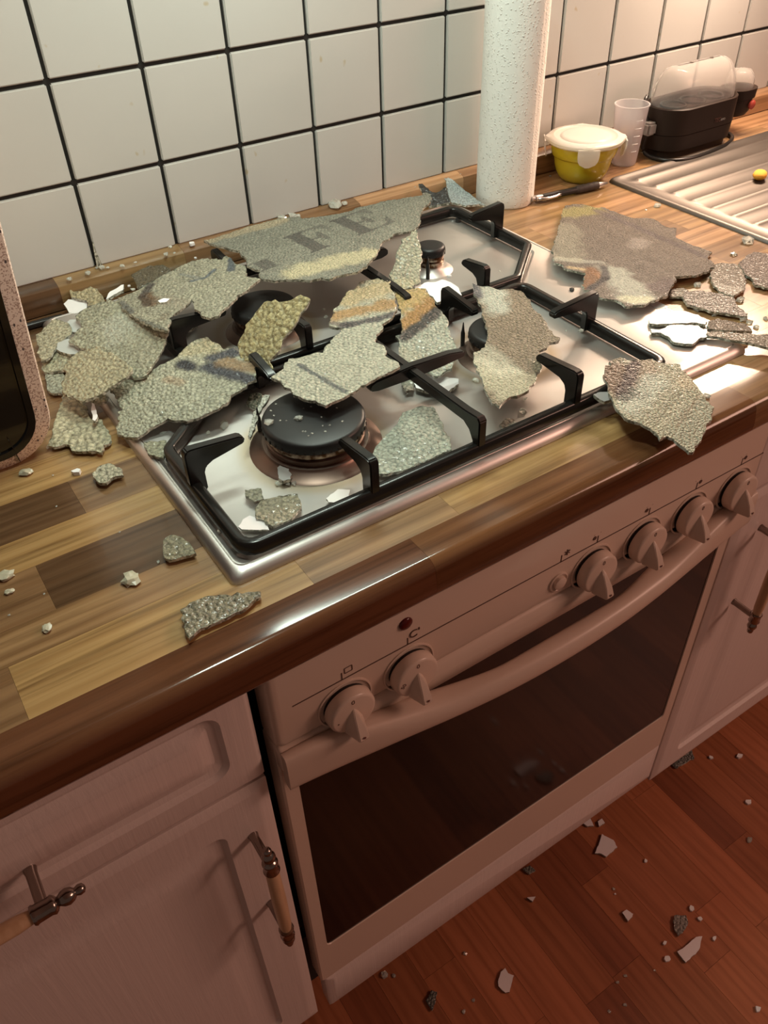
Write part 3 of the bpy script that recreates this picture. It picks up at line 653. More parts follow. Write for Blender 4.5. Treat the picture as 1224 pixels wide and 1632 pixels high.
# ---------------------------------------------------------------- speckled countertop appliance at the left
ap = tag(empty('countertop_oven', (-.27, -.19, .9)), 'pink speckled appliance with a glossy black front at the left picture edge', 'appliance')
def appl(x0, x1, z0, z1, r, y, lean=0.):
    P = rr(x0, x1, z0, z1, r, 8); return [(a + .055*(b-.95)*(1 if a > -.27 else -1), y - lean*(b-.9), b) for a, b in P]
AX0, AX1 = -.405, -.1365
rings = [appl(AX0+.01,AX1-.01,.904,1.190,.035,-.03), appl(AX0,AX1,.8995,1.200,.040,-.05), appl(AX0,AX1,.8995,1.200,.042,-.283,.10), appl(AX0+.0015,AX1-.0015,.901,1.1985,.041,-.286,.10), appl(AX0+.013,AX1-.0130,.9115,1.187,.034,-.288,.10)]
MB().loops(rings, True, True, False).obj('speckled_casing', M['pink'], ap, smooth=50).matrix_parent_inverse = Matrix.Translation((.27,.19,-.9))
MB().loops([appl(AX0+.013,AX1-.0130,.9115,1.187,.034,-.2875,.10), appl(AX0+.0135,AX1-.0135,.912,1.1865,.034,-.2905,.10), appl(AX0+.019,AX1-.019,.9175,1.181,.030,-.2895,.10), appl(AX0+.021,AX1-.021,.9195,1.179,.029,-.284,.10), appl(AX0+.022,AX1-.022,.9205,1.178,.028,-.278,.10)]).obj('black_front', M['gloss_black'], ap, smooth=40).matrix_parent_inverse = Matrix.Translation((.27,.19,-.9))
o = MB().box(AX0+.045, -.186, -.2925, -.281, .9150, .9360).obj('drip_tray', M['matt_black'], ap, bevel=.003); o.matrix_parent_inverse = Matrix.Translation((.27,.19,-.9))
for k in range(4):
    o2 = MB().box(AX0+.07, -.196, -.2932, -.2915, .9185+.0042*k, .9203+.0042*k).obj('tray_slot', M['dark_gap'], o, smooth=None)
strip_y = MB().add([(-.1742,-.2887,.9030),(-.1736,-.2887,.9030),(-.1762,-.2938,.9300),(-.1768,-.2938,.9300),(-.1742,-.284,.9030),(-.1736,-.284,.9030),(-.1762,-.288,.9300),(-.1768,-.288,.9300)],[(0,1,2,3),(4,7,6,5),(0,4,5,1),(1,5,6,2),(2,6,7,3),(3,7,4,0)]).obj('panel_seam', M['dark_gap'], ap, smooth=None); strip_y.matrix_parent_inverse = Matrix.Translation((.27,.19,-.9))
o = MB().lathe([(.0090,0),(.0090,.003),(.0070,.004),(.0065,.002)], (-.1765,-.2835,.966), 'y', 24).obj('chrome_dial', M['silver'], ap, smooth=50); o.matrix_parent_inverse = Matrix.Translation((.27,.19,-.9))

# ---------------------------------------------------------------- broken glass
SHARDS = [
 ["glass_sheet","long grey sheet of crackled glass with dark printed letters along the back of the hob","crackle",4.0,4.2,0.55,[0.24,0.24,0.195],[0.2183,-0.1555],[0.95825,-0.00039,-0.00192,-6e-05,0.00034,9e-05],[1091,-673,1128,-833,1178,-959,1221,-1099,1283,-1218,1244,-1323,1256,-1467,1167,-1625,1191,-1740,1215,-1853,1148,-1986,1182,-2074,1229,-2159,1343,-2200,1439,-2276,1524,-2372,1651,-2392,1700,-2467,1808,-2443,1885,-2472,2015,-2493,2167,-2444,2281,-2342,2415,-2250,2527,-2137,2657,-1997,2803,-1935,2929,-1867,3056,-1916,3185,-1906,3367,-1747,3464,-1589,3620,-1431,3751,-1369,3889,-1226,3976,-1078,3877,-1070,3660,-1000,3434,-948,3211,-939,3046,-932,2813,-950,2564,-911,2349,-818,2236,-686,2092,-609,1906,-616,1641,-634,1375,-668,1195,-685],[[0.1534,-0.2105,0.2363,-0.2176,0.012,[0.52,0.47,0.31],0.85],[0.1118,-0.0695,0.2085,-0.0722,0.0072,[0.48,0.38,0.24],0.5]]],
 ["glass_sheet","crackled glass sheet with a brown crescent mark lying over the rear left burner","crackle",4.0,5,0.8,[0.38,0.365,0.275],[0.0476,-0.1714],[0.95081,0.01029,-0.00983,-0.00245,-0.00053,0.00081],[-123,-1096,-10,-1102,115,-1095,272,-1050,406,-990,553,-940,696,-905,761,-905,834,-886,951,-920,1027,-1047,1094,-1133,1174,-1086,1180,-1214,1141,-1368,1184,-1567,1064,-1830,1140,-2011,1016,-2089,917,-2166,826,-2198,692,-2291,600,-2361,508,-2402,445,-2477,368,-2455,332,-2325,353,-2192,359,-2059,423,-1857,326,-1944,251,-1984,172,-2016,91,-2089,20,-2214,-32,-2325,-73,-2217,-111,-2057,-145,-1879,-154,-1665,-164,-1491,-154,-1294],[[0.0253,-0.1101,0.0073,-0.1313,0.0034,[0.07,0.06,0.05],0.9],[0.0078,-0.132,0.0046,-0.1565,0.0033,[0.09,0.07,0.05],0.9],[0.0121,-0.1328,0.0092,-0.1581,0.0057,[0.17,0.1,0.05],0.9],[0.06,-0.1138,0.0718,-0.1456,0.0022,[0.2,0.22,0.22],0.5],[0.0609,-0.1418,0.0745,-0.1465,0.0019,[0.1,0.13,0.16],0.75],[0.0745,-0.1465,0.0907,-0.1349,0.0021,[0.09,0.12,0.15],0.85],[0.1169,-0.1203,0.1025,-0.153,0.0031,[0.08,0.1,0.12],0.85],[-0.0132,-0.123,-0.0141,-0.1591,0.0026,[0.12,0.12,0.11],0.75],[-0.0146,-0.1764,-0.0042,-0.228,0.0018,[0.12,0.12,0.1],0.7],[0.0213,-0.1599,0.0345,-0.197,0.0066,[0.33,0.29,0.22],0.6],[0.0392,-0.1642,0.0554,-0.1399,0.0025,[0.33,0.31,0.25],0.5]]],
 ["glass_sheet","large olive crackled glass sheet over the rear left corner of the hob","crackle",4.0,6,1.0,[0.39,0.385,0.285],[-0.0409,-0.177],[0.9317,0.02022,0.00109,0.0,0.0,0.0],[-588,-1028,-487,-972,-397,-973,-315,-999,-213,-1050,-109,-1158,-124,-1372,-109,-1597,-75,-1839,-24,-1997,26,-2125,-47,-2255,-119,-2356,-216,-2454,-278,-2502,-346,-2568,-414,-2634,-463,-2621,-523,-2569,-540,-2438,-570,-2232,-621,-1996,-673,-1831,-727,-1666,-771,-1547,-799,-1418,-727,-1373,-655,-1291,-597,-1291,-585,-1170,-599,-1084],[[-0.0314,-0.1557,-0.0323,-0.1809,0.0129,[0.5,0.5,0.42],0.6],[-0.0233,-0.1946,-0.0322,-0.2306,0.0125,[0.37,0.35,0.26],0.5]]],
 ["glass_sheet","cream crackled glass sheet overlapping the left edge of the hob","crackle",4.0,6,1.0,[0.44,0.4,0.27],[-0.0847,-0.2374],[0.9335,0.03301,0.00474,0.0,0.0,0.0],[-1000,-1995,-921,-1932,-837,-1932,-736,-1966,-649,-2038,-641,-2160,-581,-2293,-555,-2435,-536,-2591,-546,-2681,-609,-2703,-675,-2696,-746,-2706,-780,-2689,-854,-2708,-925,-2682,-995,-2656,-1044,-2644,-1084,-2534,-1121,-2413,-1146,-2331,-1108,-2202,-1052,-2142,-1010,-2102,-1026,-2029],[]],
 ["glass_shard","olive crackled shard lying next to the pink speckled appliance, furthest back","crackle",4.0,6,1.1,[0.46,0.43,0.31],[-0.0883,-0.1141],[0.9185,0.01479,-0.00016,0.0,0.0,0.0],[-1022,-947,-955,-915,-890,-844,-808,-790,-742,-789,-700,-890,-667,-1015,-688,-1168,-723,-1233,-809,-1277,-886,-1295,-938,-1372,-1008,-1460,-1072,-1489,-1121,-1469,-1084,-1251],[]],
 ["glass_shard","small crackled shard tucked under the cream sheet beside the pink speckled appliance","crackle",4.0,6,1.0,[0.44,0.43,0.31],[-0.0985,-0.1511],[0.91096,0.02469,0.00752,0.0,0.0,0.0],[-1102,-1388,-1040,-1373,-952,-1328,-878,-1325,-811,-1383,-805,-1488,-851,-1576,-917,-1641,-952,-1698,-1021,-1651,-1069,-1626,-1102,-1618,-1135,-1569,-1146,-1477],[]],
 ["glass_shard","low greyish shard against the corner of the speckled appliance","crackle",4.0,6,0.8,[0.38,0.39,0.31],[-0.1095,-0.1785],[0.9055,0.0,0.0,0.0,0.0,0.0],[-1141,-1554,-1095,-1602,-1060,-1659,-979,-1656,-981,-1746,-1040,-1853,-1103,-2040,-1161,-1998,-1203,-1924,-1188,-1805],[]],
 ["glass_sheet","crackled glass sheet lying on bare wood in front of the speckled appliance","crackle",4.0,7,1.2,[0.46,0.44,0.31],[-0.1173,-0.2763],[0.90609,0.00061,0.00135,0.0,0.0,0.0],[-1493,-2837,-1413,-2727,-1350,-2577,-1262,-2386,-1171,-2213,-1099,-2101,-1047,-2220,-996,-2338,-984,-2454,-1020,-2636,-937,-2721,-952,-2836,-943,-2916,-956,-3005,-998,-3106,-1063,-3119,-1108,-3215,-1147,-3153,-1245,-3095,-1323,-3027,-1317,-2915,-1381,-2893,-1435,-2878,-1468,-2831],[]],
 ["glass_sheet","wavy sage sheet with dark blue smears draped over the front left hob corner","crackle",4.0,5.5,0.9,[0.44,0.44,0.34],[-0.022,-0.2968],[0.92876,0.01753,0.00166,-0.01015,-0.00329,-0.00185],[-726,-2440,-642,-2441,-566,-2459,-491,-2517,-409,-2522,-318,-2504,-234,-2505,-139,-2513,-48,-2498,16,-2450,95,-2397,136,-2370,203,-2348,323,-2353,331,-2481,359,-2606,357,-2702,449,-2748,447,-2842,413,-2969,431,-3075,480,-3145,362,-3389,281,-3374,243,-3421,169,-3434,69,-3446,25,-3506,-45,-3514,-141,-3519,-218,-3514,-295,-3508,-385,-3474,-440,-3392,-492,-3301,-584,-3296,-674,-3290,-757,-3299,-824,-3269,-875,-3199,-917,-3103,-894,-3013,-834,-2963,-805,-2823,-761,-2850,-748,-2712,-741,-2587],[[-0.0059,-0.2653,-0.0005,-0.2752,0.006,[0.035,0.037,0.045],0.9],[0.0083,-0.2867,0.0305,-0.3325,0.0061,[0.06,0.065,0.08],0.9],[0.02,-0.2766,0.043,-0.2817,0.0061,[0.07,0.075,0.09],0.88],[0.0253,-0.2921,0.0433,-0.3209,0.0061,[0.36,0.25,0.15],0.9],[0.0116,-0.2481,0.0266,-0.2591,0.0102,[0.48,0.42,0.27],0.7],[-0.0288,-0.2767,-0.0191,-0.2924,0.0039,[0.4,0.3,0.2],0.6],[-0.0705,-0.2496,-0.0406,-0.2582,0.006,[0.47,0.42,0.3],0.5]]],
 ["glass_shard","golden bumpy shard propped up between the two left burners","crackle",4.0,7.5,1.9,[0.44,0.37,0.19],[0.0729,-0.3072],[0.95882,0.07757,0.01938,0.0,0.0,0.0],[407,-2977,449,-2830,491,-2803,554,-2788,599,-2741,680,-2757,759,-2744,815,-2741,897,-2838,956,-2970,1012,-3020,1063,-3050,1076,-3111,1093,-3179,1033,-3207,971,-3196,918,-3226,842,-3238,795,-3230,741,-3233,675,-3286,628,-3278,566,-3267,561,-3330,549,-3379,527,-3273,530,-3183,486,-3110,440,-3069],[]],
 ["glass_sheet","pale sheet with an orange brown band bridging the pan supports behind the large burner","crackle",4.0,5,0.6,[0.46,0.46,0.37],[0.1284,-0.346],[0.947,0.00098,-0.00544,0.00388,-0.00465,0.00096],[397,-3637,524,-3592,685,-3433,777,-3463,836,-3470,931,-3469,1004,-3507,1067,-3427,1172,-3358,1279,-3288,1417,-3199,1361,-3151,1329,-3062,1416,-2942,1521,-2854,1554,-2769,1646,-2732,1744,-2628,1876,-2500,1975,-2490,2147,-2363,2226,-2418,2382,-2444,2397,-2550,2248,-2774,2223,-2909,2025,-3201,1892,-3346,1759,-3389,1651,-3501,1564,-3543,1487,-3675,1500,-3807,1462,-3889,1405,-3950,1428,-4086,1396,-4203,1304,-4222,1183,-4215,1002,-4256,824,-4299,662,-4322,550,-4340,522,-4214,452,-4133,414,-4017,441,-3915,410,-3863,437,-3757],[[0.1821,-0.2651,0.2286,-0.2703,0.0155,[0.5,0.41,0.25],0.95],[0.1486,-0.2912,0.2084,-0.3088,0.0086,[0.42,0.26,0.11],0.85],[0.1377,-0.3037,0.1475,-0.3186,0.0026,[0.16,0.12,0.1],0.75],[0.1453,-0.3167,0.1921,-0.3303,0.0047,[0.07,0.065,0.07],0.85],[0.0709,-0.3586,0.0798,-0.4243,0.0021,[0.1,0.11,0.11],0.85],[0.0998,-0.4016,0.1285,-0.406,0.015,[0.46,0.45,0.36],0.5]]],
 ["glass_shard","shard split between orange brown and pale grey leaning between the right burners","crackle",4.0,5,0.5,[0.44,0.46,0.38],[0.2178,-0.3448],[0.93123,0.00591,0.01314,0.00031,-0.0032,-0.00233],[2322,-2707,2384,-2769,2517,-2822,2616,-2891,2583,-2982,2571,-3086,2512,-3225,2509,-3328,2474,-3473,2394,-3582,2332,-3759,2284,-3877,2169,-4003,2059,-4098,2014,-4081,1915,-4111,1856,-4086,1838,-3979,1760,-3817,1748,-3668,1846,-3526,1884,-3398,1946,-3408,2004,-3352,2067,-3231,2130,-3139,2217,-2953,2277,-2773],[[0.2262,-0.2947,0.2533,-0.2948,0.0171,[0.46,0.33,0.14],0.95],[0.2105,-0.3322,0.2512,-0.3153,0.0089,[0.4,0.22,0.07],0.9],[0.1944,-0.3469,0.2468,-0.3299,0.0052,[0.06,0.055,0.05],0.9],[0.1775,-0.3685,0.1957,-0.3947,0.0073,[0.42,0.4,0.3],0.5]]],
 ["glass_shard","narrow upright crackled shard leaning on the small rear right burner","crackle",4.0,5.5,0.8,[0.4,0.39,0.29],[0.2826,-0.2266],[0.94242,0.0123,0.03241,0.0,0.0,0.0],[3184,-1921,3118,-2030,3077,-2152,3035,-2242,2934,-2354,2828,-2487,2767,-2589,2685,-2581,2635,-2620,2529,-2585,2451,-2527,2500,-2407,2559,-2304,2667,-2228,2765,-2116,2868,-2032,2941,-1958,3035,-1953,3152,-1917],[[0.251,-0.2489,0.268,-0.2588,0.007,[0.5,0.45,0.3],0.7]]],
 ["white_shard","bright white shard lying face down on the middle pan rail behind the right burner","white",4.0,5.5,0.9,[0.86,0.86,0.86],[0.2859,-0.2739],[0.926,-0.0,-0.0,0.0,0.0,0.0],[2696,-2549,2810,-2559,2889,-2542,2962,-2597,3056,-2591,3092,-2695,3084,-2839,3001,-3021,2819,-3029,2688,-3001,2731,-2868,2734,-2774,2781,-2662,2695,-2598],[]],
 ["glass_sheet","tall leaf shaped brownish sheet covering the front right burner","crackle",4.0,4.5,0.4,[0.24,0.19,0.13],[0.2599,-0.43],[0.94198,-0.00102,0.00633,0.0,0.0,0.0],[2968,-3234,3019,-3347,3091,-3392,3120,-3490,3258,-3536,3292,-3677,3262,-3814,3169,-3947,3154,-4086,3112,-4206,3038,-4337,3005,-4456,3032,-4507,2979,-4542,2894,-4522,2810,-4570,2708,-4571,2611,-4704,2570,-4773,2428,-4868,2318,-4949,2216,-5002,2115,-5011,1979,-4996,1891,-5025,1843,-5051,1819,-4980,1868,-4841,1936,-4709,1991,-4594,2060,-4422,2171,-4268,2279,-4254,2380,-4200,2484,-4096,2614,-3895,2657,-3777,2723,-3707,2815,-3498,2869,-3374],[[0.3052,-0.3442,0.2876,-0.3763,0.0099,[0.48,0.49,0.42],0.95],[0.2966,-0.3265,0.2862,-0.3464,0.0039,[0.1,0.1,0.11],0.85],[0.2056,-0.4605,0.2165,-0.4908,0.0169,[0.46,0.43,0.31],0.9],[0.223,-0.434,0.2236,-0.4595,0.0117,[0.44,0.42,0.33],0.8]]],
 ["glass_sheet","broad brownish grey sheet with a dark diagonal stripe on the wood right of the hob","crackle",4.0,3.6,0.22,[0.165,0.135,0.11],[0.5298,-0.3206],[0.91349,-0.00757,0.00118,0.0,0.0,0.0],[4542,-2766,4690,-2588,4991,-2343,5232,-2115,5603,-1784,5887,-1533,6044,-1530,6157,-1628,6217,-1779,6334,-1838,6335,-2076,6363,-2284,6500,-2353,6610,-2447,6529,-2743,6626,-2829,6357,-3048,6337,-3245,6363,-3427,6378,-3600,6183,-3690,6102,-3867,5874,-3959,5678,-3974,5511,-3926,5381,-3875,5329,-3962,5103,-4066,4931,-4192,4765,-4208,4655,-4202,4530,-4237,4423,-4205,4298,-4163,4328,-3998,4255,-3933,4197,-3823,4246,-3688,4198,-3636,4339,-3490,4541,-3312,4492,-3256,4453,-3176,4413,-3096,4468,-3005,4418,-2918],[[0.5699,-0.1753,0.6135,-0.1827,0.012,[0.28,0.25,0.1],0.9],[0.6152,-0.1915,0.6189,-0.3629,0.005,[0.11,0.085,0.085],0.75],[0.484,-0.347,0.4594,-0.4043,0.0146,[0.42,0.43,0.37],0.95],[0.4545,-0.2859,0.4902,-0.3171,0.0043,[0.36,0.36,0.31],0.8],[0.4299,-0.3589,0.4655,-0.3314,0.0074,[0.2,0.095,0.04],0.95],[0.4273,-0.3659,0.4637,-0.3539,0.0032,[0.03,0.028,0.03],0.9],[0.4656,-0.352,0.4851,-0.3297,0.0034,[0.03,0.028,0.03],0.85],[0.4902,-0.3201,0.4735,-0.3127,0.0019,[0.1,0.09,0.08],0.7],[0.4489,-0.3107,0.4587,-0.3219,0.0029,[0.5,0.38,0.22],0.8],[0.4989,-0.4006,0.5223,-0.396,0.0093,[0.13,0.095,0.09],0.85],[0.5672,-0.3032,0.5852,-0.2925,0.0084,[0.33,0.29,0.26],0.6],[0.4465,-0.4056,0.4613,-0.4133,0.0073,[0.4,0.39,0.28],0.7],[0.5301,-0.2144,0.4744,-0.2805,0.0153,[0.29,0.27,0.21],0.7]]],
 ["glass_shard","roundish brown grey shard just right of the broad sheet","crackle",4.0,4.4,0.3,[0.25,0.21,0.17],[0.5963,-0.4176],[0.9055,0.0,0.0,0.0,0.0,0.0],[5903,-3969,6115,-3846,6233,-3871,6329,-4008,6199,-4191,6037,-4372,5869,-4479,5643,-4509,5604,-4338,5730,-4142],[[0.5713,-0.4247,0.5767,-0.446,0.007,[0.46,0.41,0.36],0.6]]],
 ["glass_shard","mauve shard cut off by the right edge of the picture","crackle",4.0,4.4,0.3,[0.19,0.15,0.13],[0.6427,-0.424],[0.9055,0.0,0.0,0.0,0.0,0.0],[6358,-3998,6664,-3902,6799,-3903,6845,-4038,6872,-4191,6311,-4636,6109,-4601,6045,-4466,6133,-4385,6184,-4242],[]],
 ["glass_shard","long mauve grey splinter below the roundish shard on the wood","crackle",4.0,4.4,0.25,[0.21,0.175,0.15],[0.5344,-0.4512],[0.9055,0.0,0.0,0.0,0.0,0.0],[5301,-4112,5442,-4189,5568,-4368,5625,-4524,5508,-4656,5430,-4864,5379,-4904,5296,-4791,5205,-4645,5145,-4494,5085,-4342,5154,-4228],[]],
 ["glass_shard","small grey shard bridging the broad sheet and the long mauve splinter","crackle",4.0,4.4,0.25,[0.23,0.2,0.16],[0.5247,-0.4085],[0.9055,0.0,0.0,0.0,0.0,0.0],[5230,-3973,5363,-4044,5370,-4118,5188,-4198,5083,-4092],[]],
 ["white_shard","upper of two white shards on the bright steel right of the hob","white",4.0,5.5,0.9,[0.86,0.86,0.86],[0.4631,-0.4586],[0.913,0.0,-0.0,0.0,0.0,0.0],[4402,-4408,4564,-4401,4704,-4427,4829,-4520,4874,-4656,4839,-4807,4777,-4836,4702,-4731,4534,-4631,4381,-4543,4335,-4484],[]],
 ["white_shard","lower of two white shards on the bright steel right of the hob","white",4.0,5.5,0.9,[0.86,0.86,0.86],[0.4407,-0.481],[0.913,0.0,-0.0,0.0,0.0,0.0],[4254,-4572,4308,-4636,4473,-4636,4573,-4695,4695,-4810,4669,-4951,4594,-5015,4476,-4998,4359,-5028,4300,-4984,4240,-4894,4281,-4784,4279,-4687,4204,-4632],[]],
 ["glass_shard","thin brown strip of glass above the longest strip at the hob right edge","crackle",4.0,4.4,0.25,[0.19,0.15,0.115],[0.4954,-0.4971],[0.91143,-0.00986,0.00064,0.0,0.0,0.0],[4699,-4923,4855,-4808,5013,-4813,5104,-4933,5175,-5042,5085,-5180,4930,-5092,4778,-4977],[]],
 ["glass_shard","longest brown glass strip running off the right edge over the hob corner","crackle",4.0,4.4,0.25,[0.21,0.17,0.125],[0.4861,-0.5272],[0.91336,-0.00106,0.00138,0.0,0.0,0.0],[4656,-4959,4792,-5081,4962,-5221,5106,-5344,5176,-5415,4944,-5632,4890,-5509,4809,-5342,4687,-5168,4586,-5031],[]],
 ["glass_sheet","two tone sheet hanging over the front edge of the worktop","crackle",4.0,4.5,0.38,[0.38,0.36,0.26],[0.3227,-0.5551],[0.92399,-0.00348,0.01314,0.00062,-0.00144,-0.002],[3205,-4991,3256,-4978,3366,-4982,3384,-5058,3459,-5098,3615,-5154,3633,-5230,3699,-5278,3790,-5340,3737,-5415,3720,-5545,3687,-5601,3655,-5681,3631,-5763,3589,-5833,3574,-5939,3446,-6025,3236,-6126,2946,-6255,2913,-6237,2912,-6107,2895,-6007,2810,-6004,2834,-5914,2815,-5778,2751,-5702,2755,-5574,2761,-5533,2811,-5446,2850,-5351,2937,-5254,3006,-5118,3107,-5043,3213,-5021],[[0.3133,-0.5083,0.3048,-0.5335,0.0158,[0.15,0.09,0.055],0.97],[0.3424,-0.5132,0.2955,-0.5428,0.0054,[0.06,0.03,0.03],0.85],[0.3542,-0.5168,0.3357,-0.5326,0.0065,[0.26,0.19,0.13],0.7],[0.2881,-0.5573,0.3351,-0.5422,0.009,[0.5,0.51,0.42],0.85],[0.3608,-0.5558,0.3756,-0.5514,0.0064,[0.5,0.4,0.27],0.6],[0.2962,-0.6144,0.3508,-0.5904,0.0118,[0.32,0.31,0.23],0.9],[0.3075,-0.5957,0.3607,-0.575,0.0015,[0.26,0.2,0.13],0.5]]],
 ["glass_shard","small grey sliver poking out left of the sheet on the front rim","slate",4.0,5,0.3,[0.42,0.42,0.42],[0.2875,-0.5284],[0.92114,0.00696,0.01743,0.0,0.0,0.0],[2814,-5210,2883,-5221,2950,-5264,2938,-5334,2895,-5350,2833,-5332,2814,-5276],[]],
 ["glass_sheet","pale mint sheet lying on the steel between the two front burners","crackle",4.0,5.5,0.5,[0.46,0.49,0.41],[0.1133,-0.4762],[0.91334,0.00028,0.00142,0.0,0.0,0.0],[621,-4911,710,-4748,927,-4584,1162,-4473,1313,-4349,1482,-4350,1596,-4431,1523,-4671,1415,-4928,1347,-5040,1190,-5034,1057,-5042,872,-5038,714,-5000],[]],
 ["glass_shard","crackled tan shard on the steel beside the front left corner of the pan rail","crackle",4.0,6,0.5,[0.34,0.31,0.22],[-0.0251,-0.4864],[0.9125,0.0,-0.0,0.0,0.0,0.0],[-374,-4747,-291,-4691,-143,-4725,-12,-4795,-71,-4962,-197,-5030,-357,-5026,-382,-4921,-423,-4870],[]],
 ["glass_shard","little crackled chip just above the tan shard on the front left steel","crackle",4.0,5,0.4,[0.32,0.31,0.23],[-0.0305,-0.4596],[0.9125,0.0,-0.0,0.0,0.0,0.0],[-336,-4493,-220,-4551,-262,-4688,-340,-4679,-367,-4567],[]],
 ["glass_shard","dark grained shard on the wood below the front left hob corner","crackle",4.0,5,0.7,[0.25,0.22,0.15],[-0.1073,-0.5511],[0.90565,-0.00031,0.00189,0.0,0.0,0.0],[-1280,-5359,-1149,-5342,-1062,-5348,-975,-5394,-847,-5468,-727,-5522,-752,-5572,-855,-5595,-1006,-5610,-1144,-5605,-1228,-5598,-1331,-5639,-1335,-5600,-1304,-5496],[]],
 ["glass_shard","fan shaped chip on the wood touching the left hob rim","crackle",4.0,5,0.6,[0.3,0.27,0.18],[-0.1044,-0.4745],[0.9055,-0.0,-0.0,0.0,0.0,0.0],[-1101,-4603,-1024,-4568,-963,-4652,-941,-4779,-949,-4883,-1050,-4858,-1151,-4832,-1166,-4777],[]],
 ["glass_shard","crumpled chip on the wood left of the hob under the wood covering sheet","crackle",4.0,6,1.3,[0.46,0.43,0.32],[-0.1178,-0.3539],[0.906,0.0,0.0,0.0,0.0,0.0],[-1280,-3463,-1171,-3383,-1100,-3414,-1046,-3551,-1066,-3634,-1150,-3613,-1225,-3655,-1273,-3621,-1287,-3515],[]],
 ["glass_shard","pale blue shard leaning against the wooden strip by the paper roll","crackle",4.0,4,0.25,[0.5,0.58,0.6],[0.4934,-0.0485],[0.91829,-0.00735,0.03367,0.0,0.0,0.0],[4907,-138,4971,-144,5021,-228,5035,-359,5060,-492,5085,-654,5130,-805,5056,-740,4962,-733,4848,-720,4796,-676,4676,-608,4746,-448,4819,-308,4899,-200],[]],
 ["glass_shard","dark smoky see through shard beside the pale blue shard at the back rim","smoke",4.0,5,1.2,[0.1,0.1,0.1],[0.4451,-0.0512],[0.92926,0.02704,0.04434,0.0,0.0,0.0],[4373,-273,4420,-299,4425,-375,4439,-437,4492,-512,4581,-520,4647,-511,4626,-589,4586,-692,4562,-741,4455,-694,4355,-653,4294,-624,4367,-571,4417,-501,4397,-447,4335,-418,4356,-355],[]],
 ["white_shard","white shard at the far left against the wooden wall strip","white",4.0,5.5,0.9,[0.86,0.86,0.86],[-0.0447,-0.0428],[0.91159,0.0196,0.02636,0.0,0.0,0.0],[-541,-316,-472,-283,-339,-383,-319,-469,-356,-537,-466,-537,-542,-492,-536,-402],[]],
 ["glass_shard","ridged golden chip behind the far left white shard","crackle",4.0,6,1.3,[0.46,0.4,0.25],[-0.0291,-0.0409],[0.91897,0.02504,0.02455,0.0,0.0,0.0],[-411,-165,-386,-249,-314,-310,-200,-307,-156,-395,-148,-526,-159,-626,-229,-603,-339,-559,-320,-477,-392,-380,-440,-302],[]],
 ["white_shard","pointed white sliver between wooden strip and the olive sheet","white",4.0,5.5,0.9,[0.86,0.86,0.86],[-0.0017,-0.06],[0.92273,-0.016,0.10692,0.0,0.0,0.0],[-144,-647,-67,-590,18,-571,113,-547,78,-592,-7,-611,-111,-639],[]],
 ["glass_shard","brown see through shard standing against the wooden strip behind the crescent sheet","smoke",4.0,4,0.8,[0.24,0.2,0.13],[0.0445,-0.0487],[0.92561,0.01133,0.01482,0.0,0.0,0.0],[273,-340,377,-326,529,-316,658,-398,683,-526,615,-567,467,-607,352,-611,246,-635,255,-538],[]],
 ["white_shard","tiny white crescent lying on the sheet with the brown mark","white",2.5,5.5,0.9,[0.86,0.86,0.86],[0.0084,-0.2008],[0.9665,-0.0,0.0,0.0,0.0,0.0],[36,-1979,105,-1961,152,-2014,93,-2056,36,-2031],[]],
 ["white_shard","white arrow shaped shard on the steel below the crossing pan bars","white",4.0,5.5,0.9,[0.86,0.86,0.86],[0.1882,-0.411],[0.9125,0.0,-0.0,0.0,0.0,0.0],[1694,-3992,1876,-3926,1897,-3977,1965,-4045,2011,-4061,2086,-4170,2033,-4239,1925,-4266,1844,-4311,1708,-4161,1666,-4060],[]],
 ["glass_shard","little crackled chip left of the white arrow shaped shard","crackle",4.0,6,0.8,[0.42,0.42,0.34],[0.1635,-0.3967],[0.9125,0.0,-0.0,0.0,0.0,0.0],[1618,-3883,1710,-3860,1717,-3955,1624,-4082,1558,-4052,1582,-3964],[]],
 ["white_shard","pale grey shard half buried between the left sheets","white",3,5.5,0.9,[0.5,0.52,0.5],[-0.0819,-0.1456],[0.91894,0.01192,0.00489,0.0,0.0,0.0],[-928,-1385,-880,-1280,-770,-1289,-729,-1460,-699,-1575,-787,-1628,-851,-1571,-911,-1459],[]],
 ["white_shard","pale grey shard peeking out below the far left white shard","white",3,5.5,0.9,[0.55,0.57,0.55],[-0.0628,-0.1063],[0.92114,0.02566,0.00679,0.0,0.0,0.0],[-688,-1148,-673,-937,-631,-924,-571,-993,-567,-1166,-635,-1209],[]],
 ["glass_shard","small crumpled chip under the tip of the cream sheet","crackle",4.0,5,1.0,[0.5,0.46,0.31],[-0.0857,-0.248],[0.9135,-0.0,-0.0,0.0,0.0,0.0],[-946,-2472,-897,-2398,-800,-2413,-779,-2483,-825,-2560,-897,-2549],[]],
 ["white_shard","narrow white splinter on the left hob rim","white",4.0,5.5,0.9,[0.8,0.78,0.78],[-0.0981,-0.2669],[0.9135,-0.0,-0.0,0.0,0.0,0.0],[-944,-2502,-931,-2538,-970,-2748,-1018,-2816,-1031,-2781,-992,-2627],[]],
 ["glass_shard","dull translucent chip on the left rim below the wavy sheet","crackle",4.0,6,0.9,[0.36,0.35,0.25],[-0.0716,-0.3531],[0.913,0.0,-0.0,0.0,0.0,0.0],[-780,-3397,-727,-3399,-600,-3478,-624,-3580,-678,-3610,-718,-3708,-802,-3591,-795,-3481],[]],
 ["glass_shard","dark chip beside the left of the large burner","crackle",4.0,5,0.8,[0.12,0.125,0.09],[0.0324,-0.335],[0.9125,0.0,-0.0,0.0,0.0,0.0],[266,-3316,342,-3229,403,-3248,441,-3301,383,-3401,276,-3500,248,-3430,234,-3369],[]],
